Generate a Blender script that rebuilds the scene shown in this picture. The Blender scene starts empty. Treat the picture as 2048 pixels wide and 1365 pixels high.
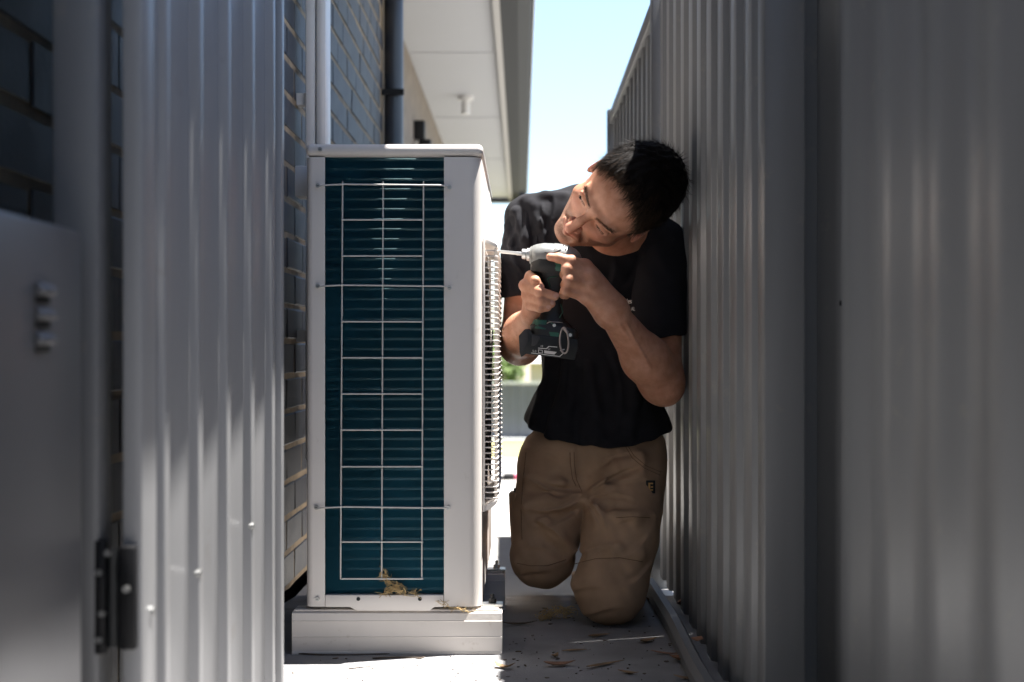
import bpy, bmesh, math, random
import numpy as np
from mathutils import Vector, Matrix

# ------------------------------------------------------------------ camera, sky, sun, exposure
SC = bpy.context.scene
COL = SC.collection
F, CX, CY, H = 2844.0, 1043.0, 700.0, 0.58          # focal length in photo pixels, vanishing point, camera height
cd = bpy.data.cameras.new('camera'); cam = bpy.data.objects.new('camera', cd); COL.objects.link(cam)
cam.location = (0, 0, H); cam.rotation_euler = (math.radians(90), 0, 0)
cd.sensor_width = 36.0; cd.lens = 36.0*F/2048.0
cd.shift_x = -(CX-1024.0)/2048.0; cd.shift_y = (CY-682.5)/2048.0
cd.clip_start = 0.05; cd.clip_end = 2000
cd.dof.use_dof = True; cd.dof.focus_distance = 2.82; cd.dof.aperture_fstop = 4.2
SC.camera = cam
SUN = Vector((0.265, 0.09, 1.0)).normalized()
w = bpy.data.worlds.new('World'); SC.world = w; w.use_nodes = True
nt = w.node_tree; bg = nt.nodes['Background']
sky = nt.nodes.new('ShaderNodeTexSky'); sky.sky_type = 'NISHITA'; sky.sun_disc = False
sky.sun_elevation = math.asin(SUN.z); sky.sun_rotation = math.atan2(SUN.x, SUN.y)
sky.air_density = 1.0; sky.dust_density = 1.0; sky.ozone_density = 3.0
nt.links.new(sky.outputs[0], bg.inputs[0]); bg.inputs[1].default_value = 0.070
sd = bpy.data.lights.new('sun', 'SUN'); sd.energy = 5.0; sd.angle = math.radians(0.53); sd.color = (1.0, 0.965, 0.92)
so = bpy.data.objects.new('sun', sd); COL.objects.link(so)
so.rotation_euler = SUN.to_track_quat('Z', 'Y').to_euler()
VS = SC.view_settings
VS.view_transform = 'Standard'; VS.look = 'None'; VS.gamma = 1.0; VS.exposure = 2.22; VS.use_curve_mapping = False

rnd = random.Random(7)
def W(px, py, d):
    return Vector(((px-CX)*d/F, d, H-(py-CY)*d/F))

# ------------------------------------------------------------------ materials
def mat(name, col, rough=0.6, metal=0.0, spec=0.5, var=0.0, vscale=8.0, bump=0.0, bscale=60.0, col2=None, sss=0.0, stretch=None, coat=0.0, sheen=0.0):
    m = bpy.data.materials.new(name); m.use_nodes = True
    n = m.node_tree.nodes; l = m.node_tree.links; b = n['Principled BSDF']
    b.inputs['Base Color'].default_value = (*col, 1); b.inputs['Roughness'].default_value = rough
    b.inputs['Metallic'].default_value = metal; b.inputs['Specular IOR Level'].default_value = spec
    b.inputs['Coat Weight'].default_value = coat
    if sheen: b.inputs['Sheen Weight'].default_value = sheen
    if sss:
        b.inputs['Subsurface Weight'].default_value = sss
        b.inputs['Subsurface Radius'].default_value = (0.010, 0.004, 0.002); b.inputs['Subsurface Scale'].default_value = 1.0
    tc = n.new('ShaderNodeTexCoord'); src = tc.outputs['Object']
    if stretch:
        mp = n.new('ShaderNodeMapping'); mp.inputs['Scale'].default_value = stretch; l.new(src, mp.inputs[0]); src = mp.outputs[0]
    if var or col2:
        t = n.new('ShaderNodeTexNoise'); t.inputs['Scale'].default_value = vscale; t.inputs['Detail'].default_value = 6; l.new(src, t.inputs['Vector'])
        r = n.new('ShaderNodeValToRGB'); c2 = col2 or tuple(c*(1-var) for c in col); c1 = col if col2 else tuple(min(1, c*(1+var)) for c in col)
        r.color_ramp.elements[0].color = (*c2, 1); r.color_ramp.elements[1].color = (*c1, 1)
        r.color_ramp.elements[0].position = 0.32; r.color_ramp.elements[1].position = 0.68
        l.new(t.outputs['Fac'], r.inputs['Fac']); l.new(r.outputs[0], b.inputs['Base Color'])
        rr = n.new('ShaderNodeMapRange'); rr.inputs['To Min'].default_value = max(0.05, rough-0.1); rr.inputs['To Max'].default_value = min(1, rough+0.1)
        l.new(t.outputs['Fac'], rr.inputs['Value']); l.new(rr.outputs[0], b.inputs['Roughness'])
    if bump:
        t2 = n.new('ShaderNodeTexNoise'); t2.inputs['Scale'].default_value = bscale; t2.inputs['Detail'].default_value = 5; l.new(src, t2.inputs['Vector'])
        bp = n.new('ShaderNodeBump'); bp.inputs['Strength'].default_value = bump; bp.inputs['Distance'].default_value = 0.002
        l.new(t2.outputs['Fac'], bp.inputs['Height']); l.new(bp.outputs[0], b.inputs['Normal'])
    return m
M = {}
M['steel'] = mat('painted_steel', (0.225, 0.228, 0.232), 0.36, var=0.06, vscale=3.0, spec=0.45, stretch=(9, 9, 0.6))
M['gate_steel_lit'] = mat('painted_steel_lit', (0.285, 0.285, 0.288), 0.33, var=0.05, vscale=3.0, spec=0.45, stretch=(9, 9, 0.6))  # same paint as the fence, colour lightened to stand in for sunlight
M['steel_dark'] = mat('painted_steel_post', (0.165, 0.166, 0.168), 0.42, var=0.06, vscale=3.0, stretch=(9, 9, 0.7))
M['box'] = mat('meter_box_paint', (0.10, 0.099, 0.103), 0.36, var=0.05, vscale=4.0)
M['ac'] = mat('cream_paint', (0.76, 0.71, 0.66), 0.38, var=0.03, vscale=6.0, bump=0.05, bscale=300)
M['plastic'] = mat('cream_plastic', (0.70, 0.65, 0.60), 0.55, var=0.05, vscale=10.0, bump=0.1, bscale=200)
M['wire'] = mat('wire_coat', (0.62, 0.60, 0.56), 0.35, spec=0.5)
M['fin'] = mat('coil_fin', (0.023, 0.20, 0.31), 0.35, metal=0.5, var=0.25, vscale=5)
M['tube'] = mat('coil_tube', (0.62, 0.90, 0.90), 0.35, metal=0.0)
M['black'] = mat('black_plastic', (0.008, 0.008, 0.009), 0.5, spec=0.25)
M['dark'] = mat('dark_inside', (0.02, 0.021, 0.022), 0.8)
M['bolt'] = mat('zinc_steel', (0.45, 0.45, 0.44), 0.35, metal=0.9)
M['brick'] = mat('dark_brick', (0.027, 0.027, 0.034), 0.6, var=0.28, vscale=14.0, bump=0.5, bscale=140)
M['brick_b'] = mat('darker_brick', (0.020, 0.021, 0.028), 0.6, var=0.30, vscale=17.0, bump=0.5, bscale=120)
M['mortar'] = mat('tan_mortar', (0.27, 0.20, 0.125), 0.9, var=0.25, vscale=25.0, bump=0.8, bscale=180)
M['soffit'] = mat('soffit_sheet', (0.37, 0.375, 0.385), 0.75, var=0.02, vscale=2.0)
M['fascia'] = mat('fascia_paint', (0.40, 0.39, 0.37), 0.8, spec=0.1)
M['gutter'] = mat('gutter_steel', (0.06, 0.062, 0.064), 0.8, spec=0.05)
M['navy'] = mat('downpipe_paint', (0.028, 0.032, 0.042), 0.35, var=0.1)
M['duct'] = mat('duct_plastic', (0.60, 0.59, 0.58), 0.45, var=0.03)
M['roof'] = mat('roof_metal', (0.07, 0.072, 0.078), 0.5, var=0.1)
M['wall2'] = mat('far_brickwork', (0.15, 0.125, 0.105), 0.85, var=0.3, vscale=9)
M['concrete'] = mat('concrete', (0.25, 0.248, 0.252), 0.85, var=0.22, vscale=6.0, bump=0.8, bscale=260)
M['drive'] = mat('driveway_concrete', (0.36, 0.35, 0.335), 0.9, var=0.06, vscale=2.0, bump=0.3, bscale=90)
M['soil'] = mat('bare_earth', (0.20, 0.16, 0.11), 0.95, var=0.25, vscale=1.5)
M['grass'] = mat('dry_grass', (0.22, 0.21, 0.07), 0.95, var=0.3, vscale=0.8)
M['farfence'] = mat('far_fence_paint', (0.10, 0.104, 0.12), 0.5, var=0.08, vscale=2)
M['capwhite'] = mat('pale_cap', (0.55, 0.55, 0.54), 0.5)
M['leafgreen'] = mat('tree_leaf', (0.10, 0.16, 0.03), 0.7, var=0.4, vscale=3)
M['bark'] = mat('tree_bark', (0.12, 0.09, 0.06), 0.9, var=0.3)
M['farroof'] = mat('far_roof', (0.42, 0.40, 0.38), 0.7, var=0.1)
M['farwall'] = mat('far_wall', (0.45, 0.42, 0.38), 0.8, var=0.05)
M['shirt'] = mat('black_cotton', (0.0125, 0.0125, 0.0155), 0.92, spec=0.2, var=0.2, vscale=30, bump=0.25, bscale=900)
M['trouser'] = mat('brown_canvas', (0.40, 0.262, 0.165), 0.9, spec=0.2, var=0.16, vscale=14, bump=0.35, bscale=800)
M['boot'] = mat('boot_leather', (0.06, 0.045, 0.03), 0.6, var=0.2)
M['hair'] = mat('dark_hair', (0.0085, 0.0065, 0.0055), 0.6, spec=0.06)
M['hair_tip'] = mat('brown_hair', (0.038, 0.023, 0.014), 0.55, spec=0.12)
M['drillgrey'] = mat('cast_alloy', (0.22, 0.225, 0.22), 0.36, metal=0.35, var=0.12, vscale=60, bump=0.1, bscale=300)
M['drillgreen'] = mat('green_plastic', (0.012, 0.085, 0.055), 0.45)
M['drillblack'] = mat('black_rubber', (0.008, 0.009, 0.0095), 0.5, var=0.2, vscale=40, bump=0.2, bscale=500)
M['printwhite'] = mat('white_print', (0.55, 0.53, 0.51), 0.6)
M['hookmetal'] = mat('hook_steel', (0.34, 0.29, 0.27), 0.4, metal=0.4)
M['leafdry'] = mat('dry_leaf', (0.27, 0.17, 0.09), 0.8, var=0.35, vscale=40)
M['leafred'] = mat('red_dry_leaf', (0.26, 0.135, 0.08), 0.8, var=0.35, vscale=40)
M['straw'] = mat('dry_straw', (0.50, 0.36, 0.17), 0.8, var=0.3, vscale=60)
M['debris'] = mat('debris', (0.10, 0.075, 0.055), 0.9, var=0.4, vscale=50)
M['pink'] = mat('pink_fabric', (0.75, 0.09, 0.20), 0.7)
M['charcoal'] = mat('charcoal_fabric', (0.03, 0.03, 0.033), 0.8)
M['tan'] = mat('tan_thread', (0.42, 0.24, 0.08), 0.8)
M['eye'] = mat('eye_white', (0.45, 0.40, 0.36), 0.2)

def marks(m, col, thr, scale, amt):
    n = m.node_tree.nodes; l = m.node_tree.links; b = n['Principled BSDF']
    src = b.inputs['Base Color'].links[0].from_socket if b.inputs['Base Color'].links else None
    tc = n.new('ShaderNodeTexCoord'); t = n.new('ShaderNodeTexNoise'); t.inputs['Scale'].default_value = scale; t.inputs['Detail'].default_value = 8; t.inputs['Roughness'].default_value = 0.7
    l.new(tc.outputs['Object'], t.inputs['Vector'])
    r = n.new('ShaderNodeMapRange'); r.inputs['From Min'].default_value = thr; r.inputs['From Max'].default_value = thr+0.06; r.inputs['To Max'].default_value = amt; l.new(t.outputs['Fac'], r.inputs['Value'])
    x = n.new('ShaderNodeMix'); x.data_type = 'RGBA'; l.new(r.outputs[0], x.inputs[0])
    if src: l.new(src, x.inputs[6])
    else: x.inputs[6].default_value = b.inputs['Base Color'].default_value
    x.inputs[7].default_value = (*col, 1); l.new(x.outputs[2], b.inputs['Base Color'])
marks(M['steel'], (0.33, 0.31, 0.28), 0.60, 16, 0.35); marks(M['steel'], (0.08, 0.07, 0.06), 0.70, 60, 0.7)
marks(M['gate_steel_lit'], (0.22, 0.20, 0.18), 0.62, 14, 0.30); marks(M['ac'], (0.50, 0.44, 0.37), 0.62, 22, 0.22); marks(M['ac'], (0.30, 0.26, 0.22), 0.72, 120, 0.5)
marks(M['plastic'], (0.42, 0.35, 0.28), 0.60, 18, 0.35); marks(M['concrete'], (0.10, 0.095, 0.09), 0.60, 9, 0.45); marks(M['concrete'], (0.07, 0.06, 0.05), 0.68, 160, 0.8)
marks(M['trouser'], (0.44, 0.31, 0.20), 0.58, 20, 0.30); marks(M['shirt'], (0.04, 0.04, 0.042), 0.64, 26, 0.35); marks(M['steel_dark'], (0.24, 0.22, 0.19), 0.60, 20, 0.35)
def skin_material():
    m = bpy.data.materials.new('skin'); m.use_nodes = True
    n = m.node_tree.nodes; l = m.node_tree.links; b = n['Principled BSDF']
    b.inputs['Roughness'].default_value = 0.48; b.inputs['Specular IOR Level'].default_value = 0.4
    b.inputs['Subsurface Weight'].default_value = 0.25
    b.inputs['Subsurface Radius'].default_value = (0.009, 0.0035, 0.0018); b.inputs['Subsurface Scale'].default_value = 1.0
    tc = n.new('ShaderNodeTexCoord')
    def ramp(scale, detail, c0, c1, p0=.35, p1=.65):
        t = n.new('ShaderNodeTexNoise'); t.inputs['Scale'].default_value = scale; t.inputs['Detail'].default_value = detail
        l.new(tc.outputs['Object'], t.inputs['Vector'])
        r = n.new('ShaderNodeValToRGB'); r.color_ramp.elements[0].position = p0; r.color_ramp.elements[1].position = p1
        r.color_ramp.elements[0].color = (*c0, 1); r.color_ramp.elements[1].color = (*c1, 1); l.new(t.outputs['Fac'], r.inputs[0]); return r.outputs[0]
    base = ramp(55, 6, (0.44, 0.205, 0.122), (0.55, 0.285, 0.19))
    at = n.new('ShaderNodeVertexColor'); at.layer_name = 'zone'
    sp = n.new('ShaderNodeSeparateColor'); l.new(at.outputs[0], sp.inputs[0])
    stub = ramp(900, 2, (0.10, 0.06, 0.045), (0.36, 0.20, 0.135), .40, .62)
    def mix(f, a, c):
        x = n.new('ShaderNodeMix'); x.data_type = 'RGBA'; l.new(f, x.inputs[0]); l.new(a, x.inputs[6])
        if isinstance(c, tuple): x.inputs[7].default_value = (*c, 1)
        else: l.new(c, x.inputs[7])
        return x.outputs[2]
    c = mix(sp.outputs[0], base, stub); c = mix(sp.outputs[1], c, (0.36, 0.13, 0.10)); c = mix(sp.outputs[2], c, (0.56, 0.33, 0.26))
    l.new(c, b.inputs['Base Color'])
    t2 = n.new('ShaderNodeTexNoise'); t2.inputs['Scale'].default_value = 420; t2.inputs['Detail'].default_value = 4; l.new(tc.outputs['Object'], t2.inputs['Vector'])
    bp = n.new('ShaderNodeBump'); bp.inputs['Strength'].default_value = 0.5; bp.inputs['Distance'].default_value = 0.001
    l.new(t2.outputs['Fac'], bp.inputs['Height']); l.new(bp.outputs[0], b.inputs['Normal'])
    return m
M['skin'] = skin_material()

# ------------------------------------------------------------------ mesh helpers
class MB:
    def __init__(s): s.v = []; s.f = []
    def add(s, vs, fs):
        o = len(s.v); s.v += [tuple(p) for p in vs]; s.f += [tuple(i+o for i in f) for f in fs]; return s
    def box(s, x0, x1, y0, y1, z0, z1):
        return s.add([(x0,y0,z0),(x1,y0,z0),(x1,y1,z0),(x0,y1,z0),(x0,y0,z1),(x1,y0,z1),(x1,y1,z1),(x0,y1,z1)],
                     [(3,2,1,0),(4,5,6,7),(0,1,5,4),(1,2,6,5),(2,3,7,6),(3,0,4,7)])
    def prism(s, poly, axis, a0, a1):
        n = len(poly)
        def p(q, a):
            return {'x': (a, q[0], q[1]), 'y': (q[0], a, q[1]), 'z': (q[0], q[1], a)}[axis]
        return s.add([p(q, a0) for q in poly]+[p(q, a1) for q in poly],
                     [tuple(range(n))[::-1], tuple(range(n, 2*n))]+[(i, (i+1) % n, (i+1) % n+n, i+n) for i in range(n)])
    def tube(s, pts, r, n=6, closed=False, r1=None):
        pts = [Vector(p) for p in pts]; m = len(pts); vs = []; fs = []
        up = None
        for i, p in enumerate(pts):
            if closed: t = pts[(i+1) % m]-pts[i-1]
            else: t = pts[min(i+1, m-1)]-pts[max(i-1, 0)]
            t.normalize()
            if up is None:
                up = Vector((0, 0, 1)) if abs(t.z) < .9 else Vector((1, 0, 0))
            a = t.cross(up); a.normalize(); b = a.cross(t); up = b
            rr = r if r1 is None else r+(r1-r)*i/(m-1)
            for k in range(n):
                th = 2*math.pi*(k+.5)/n; vs.append(p+a*(rr*math.cos(th))+b*(rr*math.sin(th)))
        for i in range(m if closed else m-1):
            j = (i+1) % m
            for k in range(n):
                fs.append((i*n+k, i*n+(k+1) % n, j*n+(k+1) % n, j*n+k))
        if not closed: fs += [tuple(range(n))[::-1], tuple(range((m-1)*n, m*n))]
        return s.add(vs, fs)
    def rings(s, rings):
        n = len(rings[0]); vs = [p for r in rings for p in r]; m = len(rings)
        fs = [(i*n+k, i*n+(k+1) % n, (i+1)*n+(k+1) % n, (i+1)*n+k) for i in range(m-1) for k in range(n)]
        fs += [tuple(range(n))[::-1], tuple(range((m-1)*n, m*n))]
        return s.add(vs, fs)
    def mesh(s, name):
        me = bpy.data.meshes.new(name); me.from_pydata(s.v, [], s.f); me.update(); return me
    def build(s, name, material, parent=None, bevel=0.0, smooth=False, seg=2, xf=None):
        me = s.mesh(name)
        bm = bmesh.new(); bm.from_mesh(me)
        if xf is not None: bm.transform(xf)
        bmesh.ops.recalc_face_normals(bm, faces=bm.faces)
        if bevel:
            ed = [e for e in bm.edges if len(e.link_faces) == 2 and e.calc_face_angle(0) > 0.5]
            bmesh.ops.bevel(bm, geom=ed, offset=bevel, segments=seg, affect='EDGES', profile=0.5)
        bm.to_mesh(me); bm.free()
        me.materials.append(M[material] if isinstance(material, str) else material)
        if smooth or bevel:
            me.shade_smooth()
            if not smooth or smooth == 'auto': me.set_sharp_from_angle(angle=math.radians(38))
        o = bpy.data.objects.new(name, me); COL.objects.link(o)
        if parent is not None: o.parent = parent
        return o
def tag(o, label=None, cat=None, group=None, kind=None):
    if label: o['label'] = label
    if cat: o['category'] = cat
    if group: o['group'] = group
    if kind: o['kind'] = kind
    return o
def thing(name, label, cat, loc=(0, 0, 0), group=None):
    o = bpy.data.objects.new(name, None); COL.objects.link(o); o.empty_display_size = 0.05
    o.location = loc
    return tag(o, label, cat, group)
def at_world(o, parent):          # child meshes are written in world coordinates
    o.matrix_parent_inverse = Matrix.Translation(-Vector(parent.location)); return o
class Kit:                         # a thing whose parts are written in world coordinates
    def __init__(s, root): s.r = root
    def part(s, mb, name, material, parent=None, **k):
        o = mb.build(name, material, None, **k)
        o.parent = parent or s.r
        if parent is None: o.matrix_parent_inverse = Matrix.Translation(-Vector(s.r.location))
        return o
def box(*a): return MB().box(*a)

# ------------------------------------------------------------------ the ground
SLOPE = 0.053
def gz(y): return 0.0 if y < 3.3 else -SLOPE*(min(y, 42)-3.3)
def sheet(name, x0, x1, ys, off, material, thick=0.0):
    m = MB(); vs = []
    for y in ys: vs += [(x0, y, gz(y)+off), (x1, y, gz(y)+off)]
    m.add(vs, [(2*i, 2*i+1, 2*i+3, 2*i+2) for i in range(len(ys)-1)])
    return tag(m.build(name, material), kind='structure')
g = sheet('ground', -600, 600, [-300, 3.3, 42, 1500], -0.11, 'soil')
slab = MB().box(-0.62, 1.6, -9.0, 3.29, -0.12, 0.0).build('concrete_slab', 'concrete', bevel=0.006); tag(slab, kind='structure')
drive = sheet('driveway', -9, 12, [3.30, 18.0], -0.020, 'drive')
lip = MB().box(-0.62, 1.6, 3.33, 3.41, -0.10, -0.008).build('kerb', 'concrete', bevel=0.008); tag(lip, kind='structure')
gr = sheet('grass_verge', -60, 60, [18.0, 42, 70], -0.05, 'grass'); gr['kind'] = 'stuff'
tag(gr, 'dry yellow green grass verge beyond the driveway', 'grass')

# ------------------------------------------------------------------ the house
house = thing('brick_house', 'dark brick house with pale soffit, along the left of the passage', 'house', (-0.9, 6, 0))
HK = Kit(house)
SZ = 2.40
WX = -0.57
BL, BH, JT = 0.230, 0.076, 0.010
wall = HK.part(box(WX-0.20, WX-0.0025, -9.0, 5.90, -0.1, 2.40), 'wall', 'mortar')
bricks = []
for c in range(28):
    z = 0.004+c*(BH+JT)
    y = -8.9+(0.12 if c % 2 else 0.0)
    while y < 5.66:
        bricks.append((y, z, c)); y += BL+JT
def seen(y, z):
    d = y+BL/2; py = CY-(z+BH/2-H)*F/d; px = CX+WX*F/d
    vis = (-40 < px < 105) or (190 < px < 250) or (545 < px < 625) or (640 < px < 790)
    return vis and -60 < py < 1420 and not (px > 640 and py > 320)
near = sorted([b for b in bricks if seen(b[0], b[1])], key=lambda b: b[0])[:290]
nset = set(near)
def brick_mesh(seed):
    r = random.Random(seed); m = MB().box(-0.075, 0, 0, BL, 0, BH)
    me = m.mesh('brick'); bm = bmesh.new(); bm.from_mesh(me)
    ed = [e for e in bm.edges if all(v.co.x > -0.01 for v in e.verts)]
    bmesh.ops.bevel(bm, geom=ed, offset=0.004, segments=1, affect='EDGES')
    for v in bm.verts: v.co += Vector((r.uniform(-.001, .001), r.uniform(-.0015, .0015), r.uniform(-.001, .001)))
    bm.to_mesh(me); bm.free(); return me
bm_var = []
for k in range(6):
    me = brick_mesh(k); me.materials.append(M['brick' if k % 2 else 'brick_b']); bm_var.append(me)
for i, (y, z, c) in enumerate(near):
    o = bpy.data.objects.new('brick', bm_var[rnd.randrange(6)]); COL.objects.link(o); o.parent = wall
    o.matrix_parent_inverse = Matrix.Identity(4)
    o.location = (WX+rnd.uniform(-.0015, .0015), y+rnd.uniform(-.001, .001), z)
rest = MB()
for b in bricks:
    if b not in nset: rest.box(WX-0.075, WX+rnd.uniform(-.0015, .0015), b[0], b[0]+BL, b[1], b[1]+BH)
ro = HK.part(rest, 'brickwork', 'brick', parent=wall); ro['kind'] = 'stuff'
HK.part(box(-0.90, -0.69, 5.905, 17.0, -1.0, 2.395), 'wall', 'wall2')
HK.part(box(-0.86, WX-0.007, 5.86, 5.90, -1.0, 2.395), 'wall', 'mortar')
# soffit sheets; the eave steps out with the near wall
def eave(ya, yb, wx, dx):
    HK.part(MB().prism([(-0.114+dx, SZ-0.01), (-0.02+dx, SZ-0.01), (0.045+dx, SZ+0.02), (0.067+dx, SZ+0.055), (0.067+dx, SZ+0.06), (0.05+dx, SZ+0.06), (-0.114+dx, SZ+0.03)], 'y', ya, yb), 'gutter', 'gutter')
    HK.part(box(0.0675+dx, 0.074+dx, ya, yb, SZ+0.045, SZ+0.065), 'gutter_bead', 'capwhite')
    HK.part(box(-0.150+dx, -0.115+dx, ya, yb, SZ-0.03, SZ+0.12), 'fascia_board', 'fascia')
    HK.part(box(wx, -0.15+dx, ya, yb, SZ+0.0095, SZ+0.02), 'soffit_frame', 'gutter')
    HK.part(MB().prism([(0.0+dx, SZ+0.062), (-0.15+dx, SZ+0.125), (-5.0, SZ+1.9), (-5.0, SZ+1.93), (0.0+dx, SZ+0.09)], 'y', ya, yb), 'roof', 'roof')
ys = [-8.29, -5.86, -3.43, -1.0, 1.43, 3.86, 6.28, 8.71, 11.13, 13.56, 16.0, 17.0]
for a, b in zip(ys, ys[1:]):
    near_ = b < 6.3
    HK.part(box(-0.57 if near_ else -0.70, -0.153+(0.062 if near_ else 0), a+0.005, b-0.005, SZ, SZ+0.009), 'soffit_panel', 'soffit')
for yy in ys[1:-1]:
    HK.part(box(-0.56 if yy < 6.0 else -0.66, -0.156, yy-0.012, yy+0.012, SZ-0.004, SZ-0.001), 'joint_strip', 'soffit')
eave(-8.29, 6.28, -0.57, 0.062); eave(6.285, 17.0, -0.72, 0.0)
HK.part(box(-0.72, 0.05, 17.0, 17.12, SZ-0.06, SZ+0.07), 'end_barge', 'navy')
HK.part(box(-0.03, 0.05, 16.4, 16.99, SZ-0.01-0.25, SZ-0.012), 'rain_head', 'navy')
dp = HK.part(MB().tube([(-0.527, 5.86, z) for z in np.linspace(-0.15, SZ, 6)], 0.040, 16), 'downpipe', 'navy', smooth=True)
dp2 = MB(); dp2.box(-0.575, -0.48, 5.80, 5.815, 1.62, 1.645); dp2.box(-0.66, -0.575, 5.80, 5.815, 1.628, 1.637)
HK.part(dp2, 'pipe_bracket', 'black', parent=dp)
sens = MB().tube([(-0.40, 10.2, SZ-0.002), (-0.40, 10.2, SZ-0.03)], 0.055, 14); sens.tube([(-0.40, 10.2, SZ-0.03), (-0.40, 10.2, SZ-0.13)], 0.03, 14)
so2 = MB.build(sens, 'sensor_light', 'capwhite', smooth='auto'); tag(so2, 'small round sensor fitting hanging under the pale soffit', 'sensor light')
wl = MB().box(-0.69, -0.62, 9.1, 9.2, 1.93, 2.05); wl.box(-0.66, -0.58, 9.11, 9.19, 1.86, 1.93)
tag(wl.build('wall_light', 'black', bevel=0.006), 'small dark wall light on the far brown wall under the soffit', 'wall light')

# pipe cover duct on the brick wall
dk = thing('pipe_cover_duct', 'pale plastic pipe cover duct running up the brick wall behind the air conditioner', 'duct', (-0.53, 3.6, 0.3))
DK = Kit(dk)
DK.part(box(-0.545, -0.520, 3.585, 3.66, 0.30, 2.38), 'duct_base', 'duct', bevel=0.004)
DK.part(box(-0.519, -0.491, 3.580, 3.665, 0.30, 2.38), 'duct_lid', 'duct', bevel=0.010)
for z in (0.6, 1.2, 1.8): DK.part(box(-0.5698, -0.5455, 3.60, 3.64, z, z+0.03), 'standoff', 'duct')
hose = MB().tube([W(560, 1200, 3.15), W(585, 1185, 3.15), W(600, 1168, 3.15), W(618, 1150, 3.12), W(640, 1150, 3.05)], 0.012, 8)
tag(hose.build('insulated_hose', 'black', smooth=True), 'black insulated hose between brick wall and air conditioner', 'hose')

# ------------------------------------------------------------------ ribbed steel sheets
def ribbed(length, pitch, rib_h, top, slope, first=0.05):
    pts = [(0.0, 0.0)]; u = first
    while u+top+2*slope < length:
        pts += [(u, 0), (u+slope, rib_h), (u+slope+top, rib_h), (u+2*slope+top, 0)]
        u += pitch
    pts.append((length, 0.0)); return pts
def rib_sheet(pts, place, z0, z1, th=0.0014):
    m = MB(); n = len(pts); vs = []
    for z in (z0, z1):
        for off in (0, -th):
            for (u, v) in pts: vs.append(place(u, v+off, z))
    fs = []
    for i in range(n-1):
        fs += [(i, i+1, 2*n+i+1, 2*n+i), (n+i+1, n+i, 3*n+i, 3*n+i+1), (i+1, i, n+i, n+i+1), (2*n+i, 2*n+i+1, 3*n+i+1, 3*n+i)]
    fs += [(0, 2*n, 3*n, n), (n-1, 2*n-1, 4*n-1, 3*n-1)]
    return m.add(vs, fs)

# right boundary fence
fence = thing('steel_fence', 'tall grey ribbed steel fence along the right of the passage', 'fence', (0.37, 2.9, 0))
FK = Kit(fence)
FX = 0.352
def fplace(x, y0): return lambda u, v, z: (x-v, y0+u, z)
fp0, fp1 = 2.135, 3.68
L3 = (fp1-fp0)/2
for k in range(2):
    FK.part(rib_sheet(ribbed(L3-0.002, 0.155, 0.010, 0.060, 0.010, 0.03), fplace(FX+0.010+0.002*k, fp0+k*L3), 0.002, 1.49), 'sheet_panel', 'steel', bevel=0.0018)
def post(y, x0, x1, z0, z1, t=0.05, m='steel_dark'):
    return FK.part(box(x0, x1, y, y+t, z0, z1), 'post', m, bevel=0.003)
post(2.06, 0.352, 0.411, 0.0, 1.60, 0.06)
FK.part(box(0.4115, 0.475, 2.16, 2.18, 0.0, 1.50), 'gap_infill', 'steel_dark')  # added strip closing the gap by the post, set back to darken the recess
post(3.69, 0.338, 0.40, -0.05, 1.60, 0.05)
FK.part(box(FX+0.013, FX+0.045, fp0, fp1, 1.47, 1.515), 'top_rail', 'steel_dark', bevel=0.003)
FK.part(box(FX+0.0125, FX+0.045, fp0, fp1, 0.0, 0.06), 'bottom_rail', 'steel_dark', bevel=0.003)
# nearer run, set back a little
NX = 0.462
FK.part(rib_sheet(ribbed(1.345, 0.205, 0.013, 0.066, 0.034, 0.02), fplace(NX, 1.055), 0.03, 1.49), 'sheet_panel', 'steel', bevel=0.003)
FK.part(rib_sheet(ribbed(7.4, 0.205, 0.013, 0.066, 0.034, 0.04), fplace(NX+0.002, -6.35), 0.03, 1.49), 'sheet_panel', 'steel', bevel=0.003)
FK.part(box(NX+0.004, NX+0.04, -6.35, 2.40, 1.47, 1.515), 'top_rail', 'steel_dark', bevel=0.003)
FK.part(box(NX+0.004, NX+0.04, -6.35, 2.40, 0.0, 0.05), 'bottom_rail', 'steel_dark', bevel=0.003)
# lower run further down the slope
FK.part(rib_sheet(ribbed(1.75, 0.155, 0.013, 0.060, 0.009), fplace(FX+0.012, 3.745), -0.10, 1.47), 'sheet_panel', 'steel', bevel=0.002)
FK.part(box(FX-0.012, FX+0.045, 3.742, 5.52, 1.455, 1.50), 'top_rail', 'steel', bevel=0.004)
post(5.52, FX-0.018, FX+0.045, -0.15, 1.515, 0.055)
FK.part(box(FX+0.016, FX+0.045, 3.745, 5.52, -0.10, -0.05), 'bottom_rail', 'steel_dark')
for k, (ya, yb, zt) in enumerate(((5.60, 7.94, 1.18), (8.0, 10.34, 1.05), (10.4, 12.74, 0.92), (12.8, 15.14, 0.80))):
    FK.part(rib_sheet(ribbed(yb-ya-0.01, 0.155, 0.013, 0.060, 0.009), fplace(FX+0.012, ya), gz(yb)-0.05, zt), 'sheet_panel', 'steel')
    FK.part(box(FX-0.012, FX+0.045, ya, yb, zt-0.005, zt+0.04), 'top_rail', 'steel')
    post(yb, FX-0.018, FX+0.045, gz(yb)-0.1, zt+0.05, 0.055)
for (px, py) in ((1688, 607), (1623, 1030)):
    d = NX*F/(px-CX)
    FK.part(MB().tube([(NX-0.001, d, H-(py-CY)*d/F), (NX-0.006, d, H-(py-CY)*d/F)], 0.004, 8), 'screw', 'black')
rail = MB()
ring = []
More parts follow.
